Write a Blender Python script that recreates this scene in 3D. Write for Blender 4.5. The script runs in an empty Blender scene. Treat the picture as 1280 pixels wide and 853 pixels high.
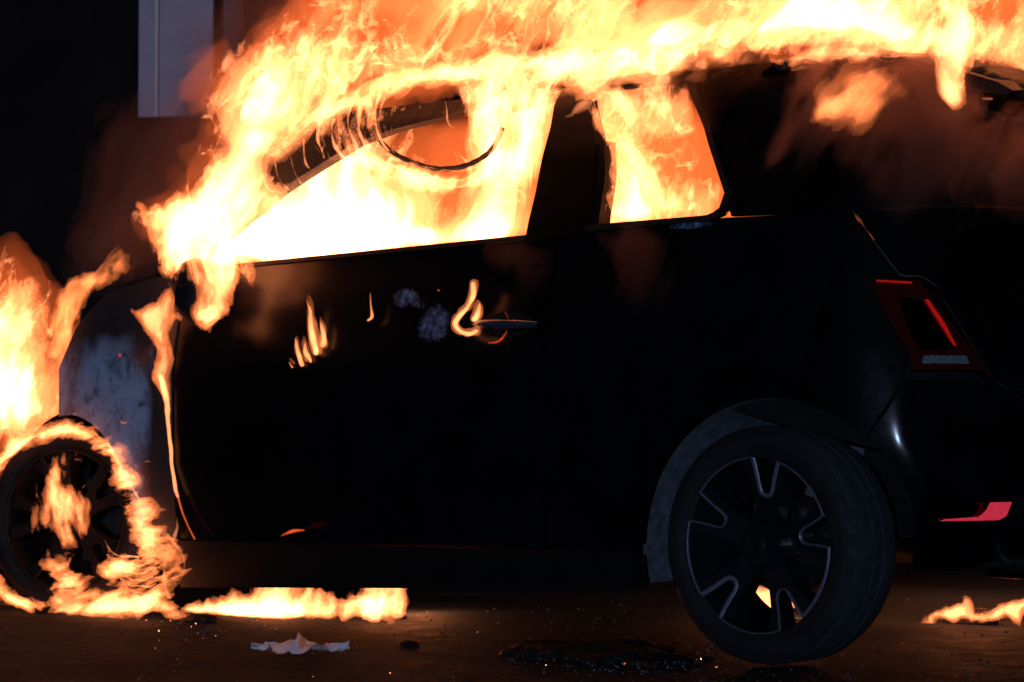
import bpy, math, random
import numpy as np
from mathutils import Vector, Matrix
random.seed(7)
SC = bpy.context.scene
COL = SC.collection
PI = math.pi

# ------------------------------------------------------------------ camera
FPX = 2990.0
TH = math.radians(39); CH = 0.585
_r = np.array([-math.cos(TH), -math.sin(TH), 0.0])
_dh = np.array([math.sin(TH), -math.cos(TH), 0.0])
CAM = np.array([0, .8, 0]) - .589*_r - 5.8*_dh; CAM[2] = CH
_p = math.atan(103/FPX)
_d = _dh*math.cos(_p) + np.array([0, 0, math.sin(_p)])
_u = np.cross(_r, _d)
cam = bpy.data.cameras.new('camera'); co = bpy.data.objects.new('camera', cam); COL.objects.link(co)
cam.sensor_width = 36; cam.lens = FPX/1280*36; cam.clip_start = .05; cam.clip_end = 500
cam.dof.use_dof = True; cam.dof.focus_distance = 6.0; cam.dof.aperture_fstop = 6.3
co.matrix_world = Matrix(((_r[0], _u[0], -_d[0], CAM[0]), (_r[1], _u[1], -_d[1], CAM[1]), (_r[2], _u[2], -_d[2], CAM[2]), (0, 0, 0, 1)))
SC.camera = co

# ------------------------------------------------------------------ night sky, cool light from an unseen lamp, exposure
W = bpy.data.worlds.new('World'); SC.world = W; W.use_nodes = True
nt = W.node_tree; bg = nt.nodes['Background']
sky = nt.nodes.new('ShaderNodeTexSky'); sky.sky_type = 'NISHITA'; sky.sun_disc = False
sky.sun_elevation = math.radians(38); sky.sun_rotation = math.radians(-70)
nt.links.new(sky.outputs[0], bg.inputs[0]); bg.inputs[1].default_value = .0012
sun = bpy.data.lights.new('cool_distant_light', 'SUN'); so = bpy.data.objects.new('cool_distant_light', sun); COL.objects.link(so)  # sun lamp in place of an unseen cold lamp behind the camera
sun.energy = .85; sun.angle = math.radians(.6); sun.color = (.48, .66, 1.0)
sd = Vector((.46, -.88, -.05))            # light travels this way: from behind the camera's right shoulder
so.rotation_euler = sd.to_track_quat('-Z', 'Y').to_euler()
so.location = (-4, 8, 5)
def fire_light(loc, e, rad=.1, c=(1.0, .27, .09)):
    l = bpy.data.lights.new('fire_light', 'POINT'); o = bpy.data.objects.new('fire_light', l); COL.objects.link(o)
    l.energy = e; l.shadow_soft_size = rad; l.color = c; o.location = loc
fire_light((2.0, .1, 1.65), 7, .15); fire_light((.6, 0, 1.95), 6, .15); fire_light((-.45, .2, 1.85), 7, .12)
fire_light((1.3, 0, 1.2), 3, .15); fire_light((2.95, .62, .75), .6, .1); fire_light((1.70, .1, .085), 5, .04)
fire_light((.75, -.45, .09), 5, .04); fire_light((.17, -.62, .18), 3.2, .04); fire_light((.6, -1.6, .5), 22, .12)  # last lamp is added, without a flame, to light the far ground
vs = SC.view_settings; vs.view_transform = 'Standard'; vs.look = 'None'; vs.exposure = 0; vs.gamma = 1
cy = SC.cycles
cy.max_bounces = 6; cy.diffuse_bounces = 2; cy.glossy_bounces = 3; cy.transmission_bounces = 4
cy.volume_bounces = 1; cy.transparent_max_bounces = 16; cy.volume_max_steps = 256
cy.sample_clamp_indirect = 3.0; cy.use_denoising = True

# ------------------------------------------------------------------ helpers
def P(px, py, Y):
    """the world point on the plane y=Y that the photograph shows at pixel (px, py)"""
    v = _d*FPX + _r*(px-640) + _u*(426.5-py); t = (Y-CAM[1])/v[1]; return CAM + v*t
def G(px, py, Z=0.0):
    v = _d*FPX + _r*(px-640) + _u*(426.5-py); t = (Z-CAM[2])/v[2]; return CAM + v*t
def proj(X, Y, Z):
    wx, wy, wz = X-CAM[0], Y-CAM[1], Z-CAM[2]
    dd = wx*_d[0]+wy*_d[1]+wz*_d[2]
    return (640+FPX*(wx*_r[0]+wy*_r[1]+wz*_r[2])/dd, 426.5-FPX*(wx*_u[0]+wy*_u[1]+wz*_u[2])/dd)

def tag(o, label=None, cat=None, group=None, kind=None):
    if label: o['label'] = label
    if cat: o['category'] = cat
    if group: o['group'] = group
    if kind: o['kind'] = kind
    return o
def empty(name, loc=(0, 0, 0), **k):
    o = bpy.data.objects.new(name, None); COL.objects.link(o); o.location = loc; o.empty_display_size = .1
    return tag(o, **k)
def obj(name, verts, faces, m, parent=None, smooth=True, auto=None):
    me = bpy.data.meshes.new(name); me.from_pydata([tuple(map(float, v)) for v in verts], [], faces); me.update()
    if m: me.materials.append(m)
    if smooth: me.polygons.foreach_set('use_smooth', [True]*len(me.polygons))
    o = bpy.data.objects.new(name, me); COL.objects.link(o)
    if parent: o.parent = parent
    if auto:
        import bmesh
        bm = bmesh.new(); bm.from_mesh(me)
        for e in bm.edges:
            if len(e.link_faces) == 2 and e.calc_face_angle(0) > auto: e.smooth = False
        bm.to_mesh(me); bm.free()
    return o
class MB:
    def __init__(s): s.v = []; s.f = []
    def add(s, v, f):
        n = len(s.v); s.v += [tuple(map(float, a)) for a in v]; s.f += [tuple(i+n for i in q) for q in f]; return s
    def box(s, c, size, rot=None):
        v = []
        for x in (-.5, .5):
            for y in (-.5, .5):
                for z in (-.5, .5):
                    w = Vector((x*size[0], y*size[1], z*size[2]))
                    if rot: w = rot @ w
                    v.append(w+Vector(c))
        return s.add(v, [(0, 1, 3, 2), (4, 6, 7, 5), (0, 4, 5, 1), (2, 3, 7, 6), (0, 2, 6, 4), (1, 5, 7, 3)])
    def tube(s, pts, rad, n=8, flat=1.0):
        pts = [Vector(p) for p in pts]; N = len(pts)
        rad = [rad]*N if not hasattr(rad, '__len__') else rad
        v = []; f = []
        up = Vector((0, 0, 1)); t0 = (pts[1]-pts[0]).normalized()
        if abs(t0.z) > .9: up = Vector((0, 1, 0))
        for i, p in enumerate(pts):
            t = (pts[min(i+1, N-1)]-pts[max(i-1, 0)]).normalized()
            a = t.cross(up)
            if a.length < 1e-4: a = t.cross(Vector((1, 0, 0)))
            a.normalize(); b = t.cross(a).normalized(); up = -b if b.dot(up) < 0 else b
            for k in range(n):
                an = 2*PI*k/n
                v.append(p + a*math.cos(an)*rad[i] + b*math.sin(an)*rad[i]*flat)
        for i in range(N-1):
            for k in range(n):
                f.append((i*n+k, i*n+(k+1) % n, (i+1)*n+(k+1) % n, (i+1)*n+k))
        f.append(tuple(reversed(range(n)))); f.append(tuple((N-1)*n+k for k in range(n)))
        return s.add(v, f)
    def lathe(s, prof, n=48, closed=False, c=(0, 0, 0)):
        """profile of (radius, y) turned about the Y axis"""
        v = []; f = []; m = len(prof)
        for k in range(n):
            a = 2*PI*k/n
            for r_, y in prof: v.append((c[0]+r_*math.cos(a), c[1]+y, c[2]+r_*math.sin(a)))
        for k in range(n):
            k2 = (k+1) % n
            for j in range(m if closed else m-1):
                j2 = (j+1) % m
                f.append((k*m+j, k2*m+j, k2*m+j2, k*m+j2))
        return s.add(v, f)
    def build(s, name, m, parent=None, smooth=True, auto=.7):
        return obj(name, s.v, s.f, m, parent, smooth, auto)

# ------------------------------------------------------------------ materials
def newmat(name):
    m = bpy.data.materials.new(name); m.use_nodes = True; t = m.node_tree
    return m, t, t.nodes['Principled BSDF']
def N(t, kind, **k):
    n = t.nodes.new(kind)
    for a, b in k.items():
        if a.startswith('i_'): n.inputs[int(a[2:])].default_value = b
        else: setattr(n, a, b)
    return n
def noise(t, scale, detail=6, rough=.6, dist=0.0, vec=None):
    n = t.nodes.new('ShaderNodeTexNoise'); n.inputs['Scale'].default_value = scale
    n.inputs['Detail'].default_value = detail; n.inputs['Roughness'].default_value = rough; n.inputs['Distortion'].default_value = dist
    if vec is None: vec = t.nodes.new('ShaderNodeTexCoord').outputs['Object']
    t.links.new(vec, n.inputs['Vector']); return n.outputs[0]
def ramp(t, src, stops):
    r = t.nodes.new('ShaderNodeValToRGB'); e = r.color_ramp.elements
    while len(e) < len(stops): e.new(.5)
    for q, (p, c) in zip(e, stops):
        q.position = p; q.color = (c, c, c, 1) if not hasattr(c, '__len__') else (*c, 1)
    t.links.new(src, r.inputs[0]); return r.outputs[0]
def simple(name, stops, scale=8, rough=(.5, .8), metal=0, bump=.0, bscale=60, coat=0, spec=.5):
    m, t, b = newmat(name)
    n = noise(t, scale)
    t.links.new(ramp(t, n, stops), b.inputs['Base Color'])
    t.links.new(ramp(t, noise(t, scale*2.3), [(.3, rough[0]), (.7, rough[1])]), b.inputs['Roughness'])
    b.inputs['Metallic'].default_value = metal
    b.inputs['Specular IOR Level'].default_value = spec
    if coat: b.inputs['Coat Weight'].default_value = coat; b.inputs['Coat Roughness'].default_value = .08
    if bump:
        bp = t.nodes.new('ShaderNodeBump'); bp.inputs['Strength'].default_value = bump; bp.inputs['Distance'].default_value = .004
        t.links.new(noise(t, bscale), bp.inputs['Height']); t.links.new(bp.outputs[0], b.inputs['Normal'])
    return m
M = {}
M['paint'] = simple('black_gloss_paint', [(.3, (.0015, .0015, .002)), (.7, (.004, .004, .005))], 5, (.12, .18), bump=.0, spec=.16)
M['char'] = simple('charred_black_metal', [(.3, (.0025, .0023, .0023)), (.7, (.007, .0065, .0065))], 9, (.55, .85), bump=.5, bscale=40, spec=.25)
M['dark'] = simple('soot_and_shade_dark', [(.3, (.004, .004, .004)), (.7, (.012, .011, .011))], 9, (.8, .95), spec=.1)
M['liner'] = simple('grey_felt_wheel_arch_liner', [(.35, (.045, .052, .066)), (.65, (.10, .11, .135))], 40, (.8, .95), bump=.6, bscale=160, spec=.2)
M['tread'] = simple('grey_tyre_tread', [(.3, (.022, .024, .030)), (.7, (.042, .044, .052))], 30, (.8, .95), bump=.3, bscale=120, spec=.1)  # greyer than the sidewall rubber
M['tyre'] = simple('tyre_rubber', [(.3, (.006, .006, .007)), (.7, (.012, .012, .014))], 12, (.6, .85), bump=.2, bscale=90, spec=.25)
M['rim'] = simple('gloss_black_alloy', [(.3, (.006, .006, .008)), (.7, (.011, .011, .014))], 6, (.12, .3), spec=.5)
M['cut'] = simple('diamond_cut_alloy_edge', [(.3, (.12, .12, .17)), (.7, (.19, .19, .26))], 14, (.35, .6), metal=.5)
M['disc'] = simple('brake_disc_steel', [(.3, (.03, .03, .035)), (.7, (.06, .06, .065))], 20, (.35, .5), metal=.9)
M['chrome'] = simple('bright_metal_trim', [(.3, .35), (.7, .5)], 12, (.12, .3), metal=1)
M['sootpaint'] = simple('sooty_black_paint', [(.3, (.0012, .0011, .0012)), (.7, (.0035, .0032, .0036))], 6, (.35, .6), spec=.04)
M['plastic'] = simple('black_satin_plastic', [(.3, .003), (.7, .006)], 18, (.4, .6), spec=.12)
M['seal'] = simple('burning_rubber_seal', [(.3, .008), (.7, .02)], 50, (.7, .9))

# fender: paint burnt away to grey ash and rust, mottled
def ash(name, lo, hi, mix_lo, mix_hi, scale):
    m, t, b = newmat(name)
    fine = noise(t, scale, 10, .72, .3); big = noise(t, 3.1, 5, .6, .4)
    grey = ramp(t, fine, [(.32, lo), (.5, hi), (.72, tuple(c*1.25 for c in hi))])
    rust = ramp(t, noise(t, 55, 8, .7), [(.35, (.10, .035, .02)), (.7, (.22, .09, .05))])
    mx = N(t, 'ShaderNodeMix', data_type='RGBA'); t.links.new(ramp(t, big, [(mix_lo, 0.), (mix_hi, 1.)]), mx.inputs[0])
    t.links.new(grey, mx.inputs[6]); t.links.new(rust, mx.inputs[7])
    pit = ramp(t, noise(t, 30, 6, .6), [(.30, .2), (.40, 1.)])
    m2 = N(t, 'ShaderNodeMix', data_type='RGBA', blend_type='MULTIPLY', i_0=1.0)
    t.links.new(mx.outputs[2], m2.inputs[6]); t.links.new(pit, m2.inputs[7])
    m3 = N(t, 'ShaderNodeMix', data_type='RGBA')
    sx = N(t, 'ShaderNodeSeparateXYZ'); t.links.new(N(t, 'ShaderNodeTexCoord').outputs['Object'], sx.inputs[0])
    def lin(sock, a, b_):
        r_ = N(t, 'ShaderNodeMapRange'); r_.inputs[1].default_value = a; r_.inputs[2].default_value = b_; t.links.new(sock, r_.inputs[0]); return r_.outputs[0]
    mxx = N(t, 'ShaderNodeMath', operation='MAXIMUM'); t.links.new(lin(sx.outputs['Z'], .72, .98), mxx.inputs[0]); t.links.new(lin(sx.outputs['X'], 2.19, 2.08), mxx.inputs[1])
    ad = N(t, 'ShaderNodeMath', operation='ADD'); t.links.new(mxx.outputs[0], ad.inputs[0]); t.links.new(big, ad.inputs[1])
    t.links.new(ramp(t, ad.outputs[0], [(.62, 0.), (1.0, 1.)]), m3.inputs[0])
    t.links.new(m2.outputs[2], m3.inputs[6]); m3.inputs[7].default_value = (.008, .008, .010, 1)
    t.links.new(m3.outputs[2], b.inputs['Base Color']); b.inputs['Roughness'].default_value = .7
    bp = N(t, 'ShaderNodeBump'); bp.inputs['Strength'].default_value = .5; bp.inputs['Distance'].default_value = .004
    t.links.new(fine, bp.inputs['Height']); t.links.new(bp.outputs[0], b.inputs['Normal'])
    return m
M['ash'] = ash('burnt_ash_grey_steel', (.018, .032, .062), (.19, .27, .40), .46, .58, 14)

# door: black paint with blistered grey patches where it has burnt through
def patched(name, spots):
    m, t, b = newmat(name)
    tc = N(t, 'ShaderNodeTexCoord').outputs['Object']
    tot = None
    for (c, rx, rz) in spots:
        mp = N(t, 'ShaderNodeVectorMath', operation='SUBTRACT'); t.links.new(tc, mp.inputs[0]); mp.inputs[1].default_value = c
        sc = N(t, 'ShaderNodeVectorMath', operation='MULTIPLY'); t.links.new(mp.outputs[0], sc.inputs[0]); sc.inputs[1].default_value = (1/rx, 0, 1/rz)
        ln = N(t, 'ShaderNodeVectorMath', operation='LENGTH'); t.links.new(sc.outputs[0], ln.inputs[0])
        inv = N(t, 'ShaderNodeMath', operation='SUBTRACT', i_0=1.0); t.links.new(ln.outputs['Value'], inv.inputs[1])
        cl = N(t, 'ShaderNodeMath', operation='MAXIMUM', i_1=0.0); t.links.new(inv.outputs[0], cl.inputs[0])
        if tot is None: tot = cl.outputs[0]
        else:
            a = N(t, 'ShaderNodeMath', operation='ADD'); t.links.new(tot, a.inputs[0]); t.links.new(cl.outputs[0], a.inputs[1]); tot = a.outputs[0]
    nz = noise(t, 26, 9, .8, 1.4)
    mu = N(t, 'ShaderNodeMath', operation='MULTIPLY'); t.links.new(tot, mu.inputs[0]); t.links.new(nz, mu.inputs[1])
    mask = ramp(t, mu.outputs[0], [(.24, 0.), (.36, 1.)])
    base = ramp(t, noise(t, 5), [(.3, (.0015, .0015, .002)), (.7, (.004, .004, .005))])
    mx = N(t, 'ShaderNodeMix', data_type='RGBA'); t.links.new(mask, mx.inputs[0]); t.links.new(base, mx.inputs[6])
    t.links.new(ramp(t, noise(t, 60), [(.38, (.01, .015, .03)), (.62, (.14, .19, .31))]), mx.inputs[7])
    t.links.new(mx.outputs[2], b.inputs['Base Color'])
    t.links.new(ramp(t, mask, [(0, .22), (1, .85)]), b.inputs['Roughness'])
    b.inputs['Specular IOR Level'].default_value = .2
    bp = N(t, 'ShaderNodeBump'); bp.inputs['Strength'].default_value = .3; bp.inputs['Distance'].default_value = .004
    t.links.new(noise(t, 30, 6), bp.inputs['Height']); t.links.new(mask, bp.inputs['Strength']); t.links.new(bp.outputs[0], b.inputs['Normal'])
    return m

def flame_mat(name, col, s):
    m = bpy.data.materials.new(name); m.use_nodes = True; t = m.node_tree; t.nodes.clear()
    o = N(t, 'ShaderNodeOutputMaterial'); e = N(t, 'ShaderNodeEmission'); e.inputs[0].default_value = (*col, 1); e.inputs[1].default_value = s
    t.links.new(e.outputs[0], o.inputs['Volume']); return m
FC = (1.0, .235, .072)
M['veil'] = flame_mat('dull_orange_flame', (1, .155, .030), 1.5)
M['flame'] = flame_mat('orange_flame', FC, 11)
M['core'] = flame_mat('white_hot_flame', (1, .36, .16), 42)
M['lick'] = flame_mat('bright_flame_lick', (1, .30, .11), 48)
M['thinlick'] = flame_mat('small_flame', (1, .29, .10), 150)
M['ember'] = flame_mat('ember_glow', (1, .14, .03), 110)
def smoke_mat(name, col, dens):
    m = bpy.data.materials.new(name); m.use_nodes = True; t = m.node_tree; t.nodes.clear()
    o = N(t, 'ShaderNodeOutputMaterial'); v = N(t, 'ShaderNodeVolumePrincipled')
    v.inputs['Color'].default_value = (*col, 1); v.inputs['Density'].default_value = dens; v.inputs['Anisotropy'].default_value = .3
    t.links.new(v.outputs[0], o.inputs['Volume']); return m

# ------------------------------------------------------------------ noise fields and surface nets for flames and smoke
_rng = np.random.default_rng(11)
LAT = _rng.random((64, 64, 64), dtype=np.float32)
def vn(x, y, z, seed=0):
    x = x+seed*7.31+100; y = y+seed*3.17+100; z = z+seed*5.77+100
    xi = np.floor(x).astype(np.int32); yi = np.floor(y).astype(np.int32); zi = np.floor(z).astype(np.int32)
    fx = (x-xi).astype(np.float32); fy = (y-yi).astype(np.float32); fz = (z-zi).astype(np.float32)
    fx = fx*fx*(3-2*fx); fy = fy*fy*(3-2*fy); fz = fz*fz*(3-2*fz)
    x0 = xi & 63; x1 = (xi+1) & 63; y0 = yi & 63; y1 = (yi+1) & 63; z0 = zi & 63; z1 = (zi+1) & 63
    def L(a, b): return LAT[a, b, z0]*(1-fz)+LAT[a, b, z1]*fz
    return (L(x0, y0)*(1-fy)+L(x0, y1)*fy)*(1-fx)+(L(x1, y0)*(1-fy)+L(x1, y1)*fy)*fx
def fbm(x, y, z, o=3, seed=0, g=.5):
    s = 0; a = 1; t = 0
    for i in range(o):
        s = s+a*vn(x, y, z, seed+i*13); t += a; a *= g; x = x*2.03; y = y*2.03; z = z*2.03
    return s/t
def nets(F, iso, org, h):
    F = np.pad(F, 1, constant_values=F.min()-1 if F.min() < iso else iso-1).astype(np.float32)
    org = np.array(org)-h
    S = F > iso
    cs = [(0, 0, 0), (1, 0, 0), (0, 1, 0), (1, 1, 0), (0, 0, 1), (1, 0, 1), (0, 1, 1), (1, 1, 1)]
    nx, ny, nz = F.shape
    cnt = np.zeros((nx-1, ny-1, nz-1), np.int8)
    for a, b, c in cs: cnt += S[a:nx-1+a, b:ny-1+b, c:nz-1+c]
    act = (cnt > 0) & (cnt < 8)
    I = np.argwhere(act)
    if len(I) == 0: return None, None
    idx = -np.ones(act.shape, np.int32); idx[act] = np.arange(len(I))
    V = [F[I[:, 0]+a, I[:, 1]+b, I[:, 2]+c] for a, b, c in cs]
    pos = np.zeros((len(I), 3), np.float32); n = np.zeros(len(I), np.float32)
    for i in range(8):
        for j in range(i+1, 8):
            dlt = np.array(cs[j])-np.array(cs[i])
            if np.abs(dlt).sum() != 1: continue
            cr = (V[i] > iso) != (V[j] > iso)
            t = np.where(cr, (iso-V[i])/np.where(cr, V[j]-V[i], 1), 0)
            pos += cr[:, None]*(np.array(cs[i])+t[:, None]*dlt); n += cr
    pos = (I+pos/n[:, None])*h+org
    Q = []
    for ax in range(3):
        o = [1, 2, 0][ax], [2, 0, 1][ax]
        sl = [slice(None)]*3; sl[ax] = slice(0, -1); A = S[tuple(sl)]
        sl[ax] = slice(1, None); B = S[tuple(sl)]
        for flip, Mk in ((0, A & ~B), (1, ~A & B)):
            K = np.argwhere(Mk)
            q = []
            for du, dv in ((1, 1), (0, 1), (0, 0), (1, 0)):
                c = K.copy(); c[:, o[0]] -= du; c[:, o[1]] -= dv
                q.append(idx[c[:, 0], c[:, 1], c[:, 2]])
            q = np.stack(q, 1)
            if flip: q = q[:, ::-1]
            Q.append(q)
    return pos, np.concatenate(Q).astype(np.int32)
def net_obj(name, F, iso, org, h, m, parent=None):
    v, q = nets(F, iso, org, h)
    if v is None: return None
    me = bpy.data.meshes.new(name)
    me.vertices.add(len(v)); me.vertices.foreach_set('co', v.ravel())
    me.loops.add(q.size); me.loops.foreach_set('vertex_index', q.ravel())
    me.polygons.add(len(q)); me.polygons.foreach_set('loop_start', np.arange(len(q), dtype=np.int32)*4)
    me.update(calc_edges=True); me.materials.append(m)
    me.polygons.foreach_set('use_smooth', np.ones(len(q), bool))
    o = bpy.data.objects.new(name, me); COL.objects.link(o)
    if parent:
        o.parent = parent; o.matrix_parent_inverse = Matrix.Translation(-parent.location)
    if name.startswith('flame') and name != 'flame_veil': o['kind'] = 'stuff'
    return o
def grid(lo, hi, h):
    ax = [np.arange(a, b, h, dtype=np.float32) for a, b in zip(lo, hi)]
    return np.meshgrid(*ax, indexing='ij')
def sst(a, b, x):
    t = np.clip((x-a)/(b-a), 0, 1); return t*t*(3-2*t)
def polysd(px, py, poly):
    """signed distance (inside positive) to a polygon"""
    d = np.full(px.shape, 1e9); ins = np.zeros(px.shape, bool)
    n = len(poly)
    for i in range(n):
        ax, ay = poly[i]; bx, by = poly[(i+1) % n]
        ex, ey = bx-ax, by-ay; wx, wy = px-ax, py-ay
        t = np.clip((wx*ex+wy*ey)/(ex*ex+ey*ey), 0, 1)
        d = np.minimum(d, (wx-t*ex)**2+(wy-t*ey)**2)
        c = ((ay > py) != (by > py)) & (px < (bx-ax)*(py-ay)/((by-ay) if by != ay else 1e-9)+ax)
        ins ^= c
    return np.sqrt(d)*np.where(ins, 1, -1)
def blobs(px, py, L):
    s = 0
    for cx, cy_, rx, ry, rot, a in L:
        c, sn = math.cos(math.radians(rot)), math.sin(math.radians(rot))
        u = ((px-cx)*c-(py-cy_)*sn)/rx; v = ((px-cx)*sn+(py-cy_)*c)/ry
        s = s+a*np.exp(-(u*u+v*v))
    return s
def strokes(name, L, h, m, parent, warp=.012, wscale=.06, rough=.35, seed=0, thick=1.0):
    """flame tongues grown round 3-D centre lines: L = list of [(px,py,Y,radius_px), ...] on planes y=Y"""
    segs = []
    for s in L:
        pts = [(*P(a, b, Y), rr/450.) for a, b, Y, rr in s]
        # smooth the centre line
        q = []
        for i in range(len(pts)-1):
            p0, p1, p2, p3 = [np.array(pts[max(0, min(len(pts)-1, i+k))]) for k in (-1, 0, 1, 2)]
            for t in np.linspace(0, 1, 5)[:-1]:
                q.append(.5*((2*p1)+(-p0+p2)*t+(2*p0-5*p1+4*p2-p3)*t*t+(-p0+3*p1-3*p2+p3)*t**3))
        q.append(np.array(pts[-1])); segs.append(q)
    allp = np.array([p for q in segs for p in q]); R = allp[:, 3].max()*1.6+.02+warp
    X, Y, Z = grid(allp[:, :3].min(0)-R, allp[:, :3].max(0)+R, h)
    org = (X[0, 0, 0], Y[0, 0, 0], Z[0, 0, 0])
    s = 1/wscale
    wx = fbm(X*s, Y*s, Z*s*.6, 2, seed+1)-.5; wz = fbm(X*s, Y*s, Z*s*.6, 2, seed+5)-.5
    Xw = X+wx*warp*2; Zw = Z+wz*warp*2
    F = np.full(X.shape, -1., np.float32)
    for q in segs:
        for a, b in zip(q[:-1], q[1:]):
            rm = max(a[3], b[3])*1.9+.008+warp
            lo = np.minimum(a[:3], b[:3])-rm; hi = np.maximum(a[:3], b[:3])+rm
            i0 = [max(0, int((lo[k]-org[k])/h)) for k in range(3)]; i1 = [int((hi[k]-org[k])/h)+2 for k in range(3)]
            sl = tuple(slice(p_, q_) for p_, q_ in zip(i0, i1))
            x, y, z = Xw[sl], Y[sl], Zw[sl]
            e = b[:3]-a[:3]; L2 = max((e*e).sum(), 1e-9)
            t = np.clip(((x-a[0])*e[0]+(y-a[1])*e[1]+(z-a[2])*e[2])/L2, 0, 1)
            dist = np.sqrt((x-a[0]-t*e[0])**2+((y-a[1]-t*e[1])/thick)**2+(z-a[2]-t*e[2])**2)
            rr = np.maximum(a[3]+(b[3]-a[3])*t, .0015)
            F[sl] = np.maximum(F[sl], 1-dist/rr)
    F = F+rough*(fbm(X*s*2, Y*s*2, Z*s, 3, seed+9)-.5)
    return net_obj(name, F, 0, org, h, m, parent)

# ================================================================== SETTING
def ground_mat():
    m, t, b = newmat('dirty_asphalt')
    c1 = noise(t, 2.2, 8, .65); c2 = noise(t, 70, 10, .75)
    base = ramp(t, c1, [(.3, (.011, .017, .027)), (.7, (.026, .038, .056))])
    gr = ramp(t, c2, [(.3, .35), (.55, 1.0), (.75, 1.5)])
    mx = N(t, 'ShaderNodeMix', data_type='RGBA', blend_type='MULTIPLY', i_0=1.0)
    t.links.new(base, mx.inputs[6]); t.links.new(gr, mx.inputs[7]); t.links.new(mx.outputs[2], b.inputs['Base Color'])
    t.links.new(ramp(t, noise(t, 9), [(.35, .75), (.65, .95)]), b.inputs['Roughness']); b.inputs['Specular IOR Level'].default_value = .08
    bp = N(t, 'ShaderNodeBump'); bp.inputs['Strength'].default_value = .9; bp.inputs['Distance'].default_value = .01
    t.links.new(noise(t, 55, 10, .7), bp.inputs['Height']); t.links.new(bp.outputs[0], b.inputs['Normal'])
    return m
def make_ground():
    xs = np.concatenate([[-120, -30, -8], np.arange(-2.5, 5.01, .04), [12, 40, 200]])
    ys = np.concatenate([[-200, -40, -9], np.arange(-3, 4.01, .04), [9, 30, 120]])
    X, Y = np.meshgrid(xs, ys, indexing='ij')
    Z = .012*(fbm(X*1.7, Y*1.7, X*0, 4, 3)-.5)+.006*(fbm(X*9, Y*9, X*0, 3, 9)-.5)
    Z = np.where((np.abs(X-1.2) < 3.6) & (np.abs(Y-.5) < 3.4), Z-.004, -.01)
    v = np.stack([X, Y, Z], -1).reshape(-1, 3); m = len(ys)
    f = [(i*m+j, (i+1)*m+j, (i+1)*m+j+1, i*m+j+1) for i in range(len(xs)-1) for j in range(m-1)]
    return tag(obj('ground', v, f, ground_mat()), kind='structure')
make_ground()

# building at the left: dark wall with a lit pale sheet-metal bay
def building():
    b = empty('building', G(220, 560)*[1, 1, 0], label='dark building at far left with one pale upright wall panel', cat='building')
    base = CAM + _dh*12.5; base[2] = 0
    rx = Vector(_r); dx = Vector(_dh)
    rot = Matrix((( _r[0], _dh[0], 0), (_r[1], _dh[1], 0), (0, 0, 1)))
    s = 12.5/FPX
    def at(px, z, dep=0): p = Vector(base)+rx*((px-640)*s)+dx*dep; p.z = z; return p-b.location
    pale = simple('pale_painted_metal_panel', [(.3, (.19, .185, .25)), (.7, (.24, .23, .31))], 3, (.5, .7))
    darkw = simple('dark_render_wall', [(.3, (.002, .002, .003)), (.7, (.006, .006, .007))], 3, (.8, .95), spec=.1)
    trim = simple('blue_grey_door_frame', [(.3, (.02, .022, .035)), (.7, (.03, .033, .05))], 3, (.5, .7))
    zt = CH+(530+60)*s; zb = CH+(530-147)*s
    def bx(name, p0, p1, z0, z1, dep, th, m):
        q = MB(); c = (at((p0+p1)/2, (z0+z1)/2, dep)); q.box(c, ((p1-p0)*s, th, z1-z0), rot); return q.build(name, m, b, smooth=False)
    bx('panel', 173, 194.5, zb, zt+1, -.02, .05, pale)
    bx('panel', 198, 266, zb, zt+1, -.03, .05, pale)
    bx('panel_seam', 194.5, 198, zb, zt+1, -.05, .05, simple('pale_seam_strip', [(.3, .35), (.7, .45)], 4))
    bx('frame', 279, 303, 0, zt+1, -.03, .08, trim)
    bx('wall', -500, 172, 0, 4.2, .12, .2, darkw)
    bx('wall', 172, 279, 0, zb-.005, .08, .2, darkw)
    bx('wall', 303, 1900, 0, 4.2, .12, .2, darkw)
    bx('door', 267, 279, zb, zt+1, .06, .1, darkw)
building()

# ================================================================== CAR BODY SURFACE
ZW = [.08, .2, .45, .75, .95, 1.05, 1.12, 1.30, 1.45, 1.50, 1.53]
YW = [.74, .77, .80, .80, .765, .738, .72, .66, .59, .54, .44]
ZB = [.08, .2, .4, .6, .75, .9, 1.05, 1.2, 1.35, 1.45, 1.53]
YB = [.46, .50, .57, .57, .55, .50, .47, .44, .38, .32, .16]
def Wz(z): return float(np.interp(z, ZW, YW))
def Bz(z): return float(np.interp(z, ZB, YB))
def S(s, z, off=0.0):
    """left half of the body: s = x along the side, then wrapping round the rear corner to the middle at s=-.85"""
    w, b = Wz(z)+off, Bz(z)+off
    if s >= -.1:
        f = 1.0 if s < 2.2 else max(.05, 1-((s-2.2)/.95)**2.4)**(1/2.4)
        return Vector((s, w*f, z))
    g = 1-(1-min(1, (-.1-s)/.75))**1.9
    return Vector((-.1-(b-.1)*g, w*max(0, 1-g**2.7)**(1/2.7), z))
_ss = np.linspace(-.85, 2.6, 700); _zz = np.linspace(.08, 1.5, 300)
_SG = np.array([[S(a, c) for c in _zz] for a in _ss]); _SX, _SY = proj(_SG[..., 0], _SG[..., 1], _SG[..., 2])
def hit(px, py):
    """(s, z) of the body-surface point seen at a photograph pixel"""
    d = (_SX-px)**2+(_SY-py)**2; i, j = np.unravel_index(np.argmin(d), d.shape); return (float(_ss[i]), float(_zz[j]))
def resamp(pl, n):
    pl = np.array(pl, float); L = np.concatenate([[0], np.cumsum(np.hypot(*np.diff(pl, axis=0).T))]); t = np.linspace(0, L[-1], n)
    return [(float(np.interp(a, L, pl[:, 0])), float(np.interp(a, L, pl[:, 1]))) for a in t]
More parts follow.
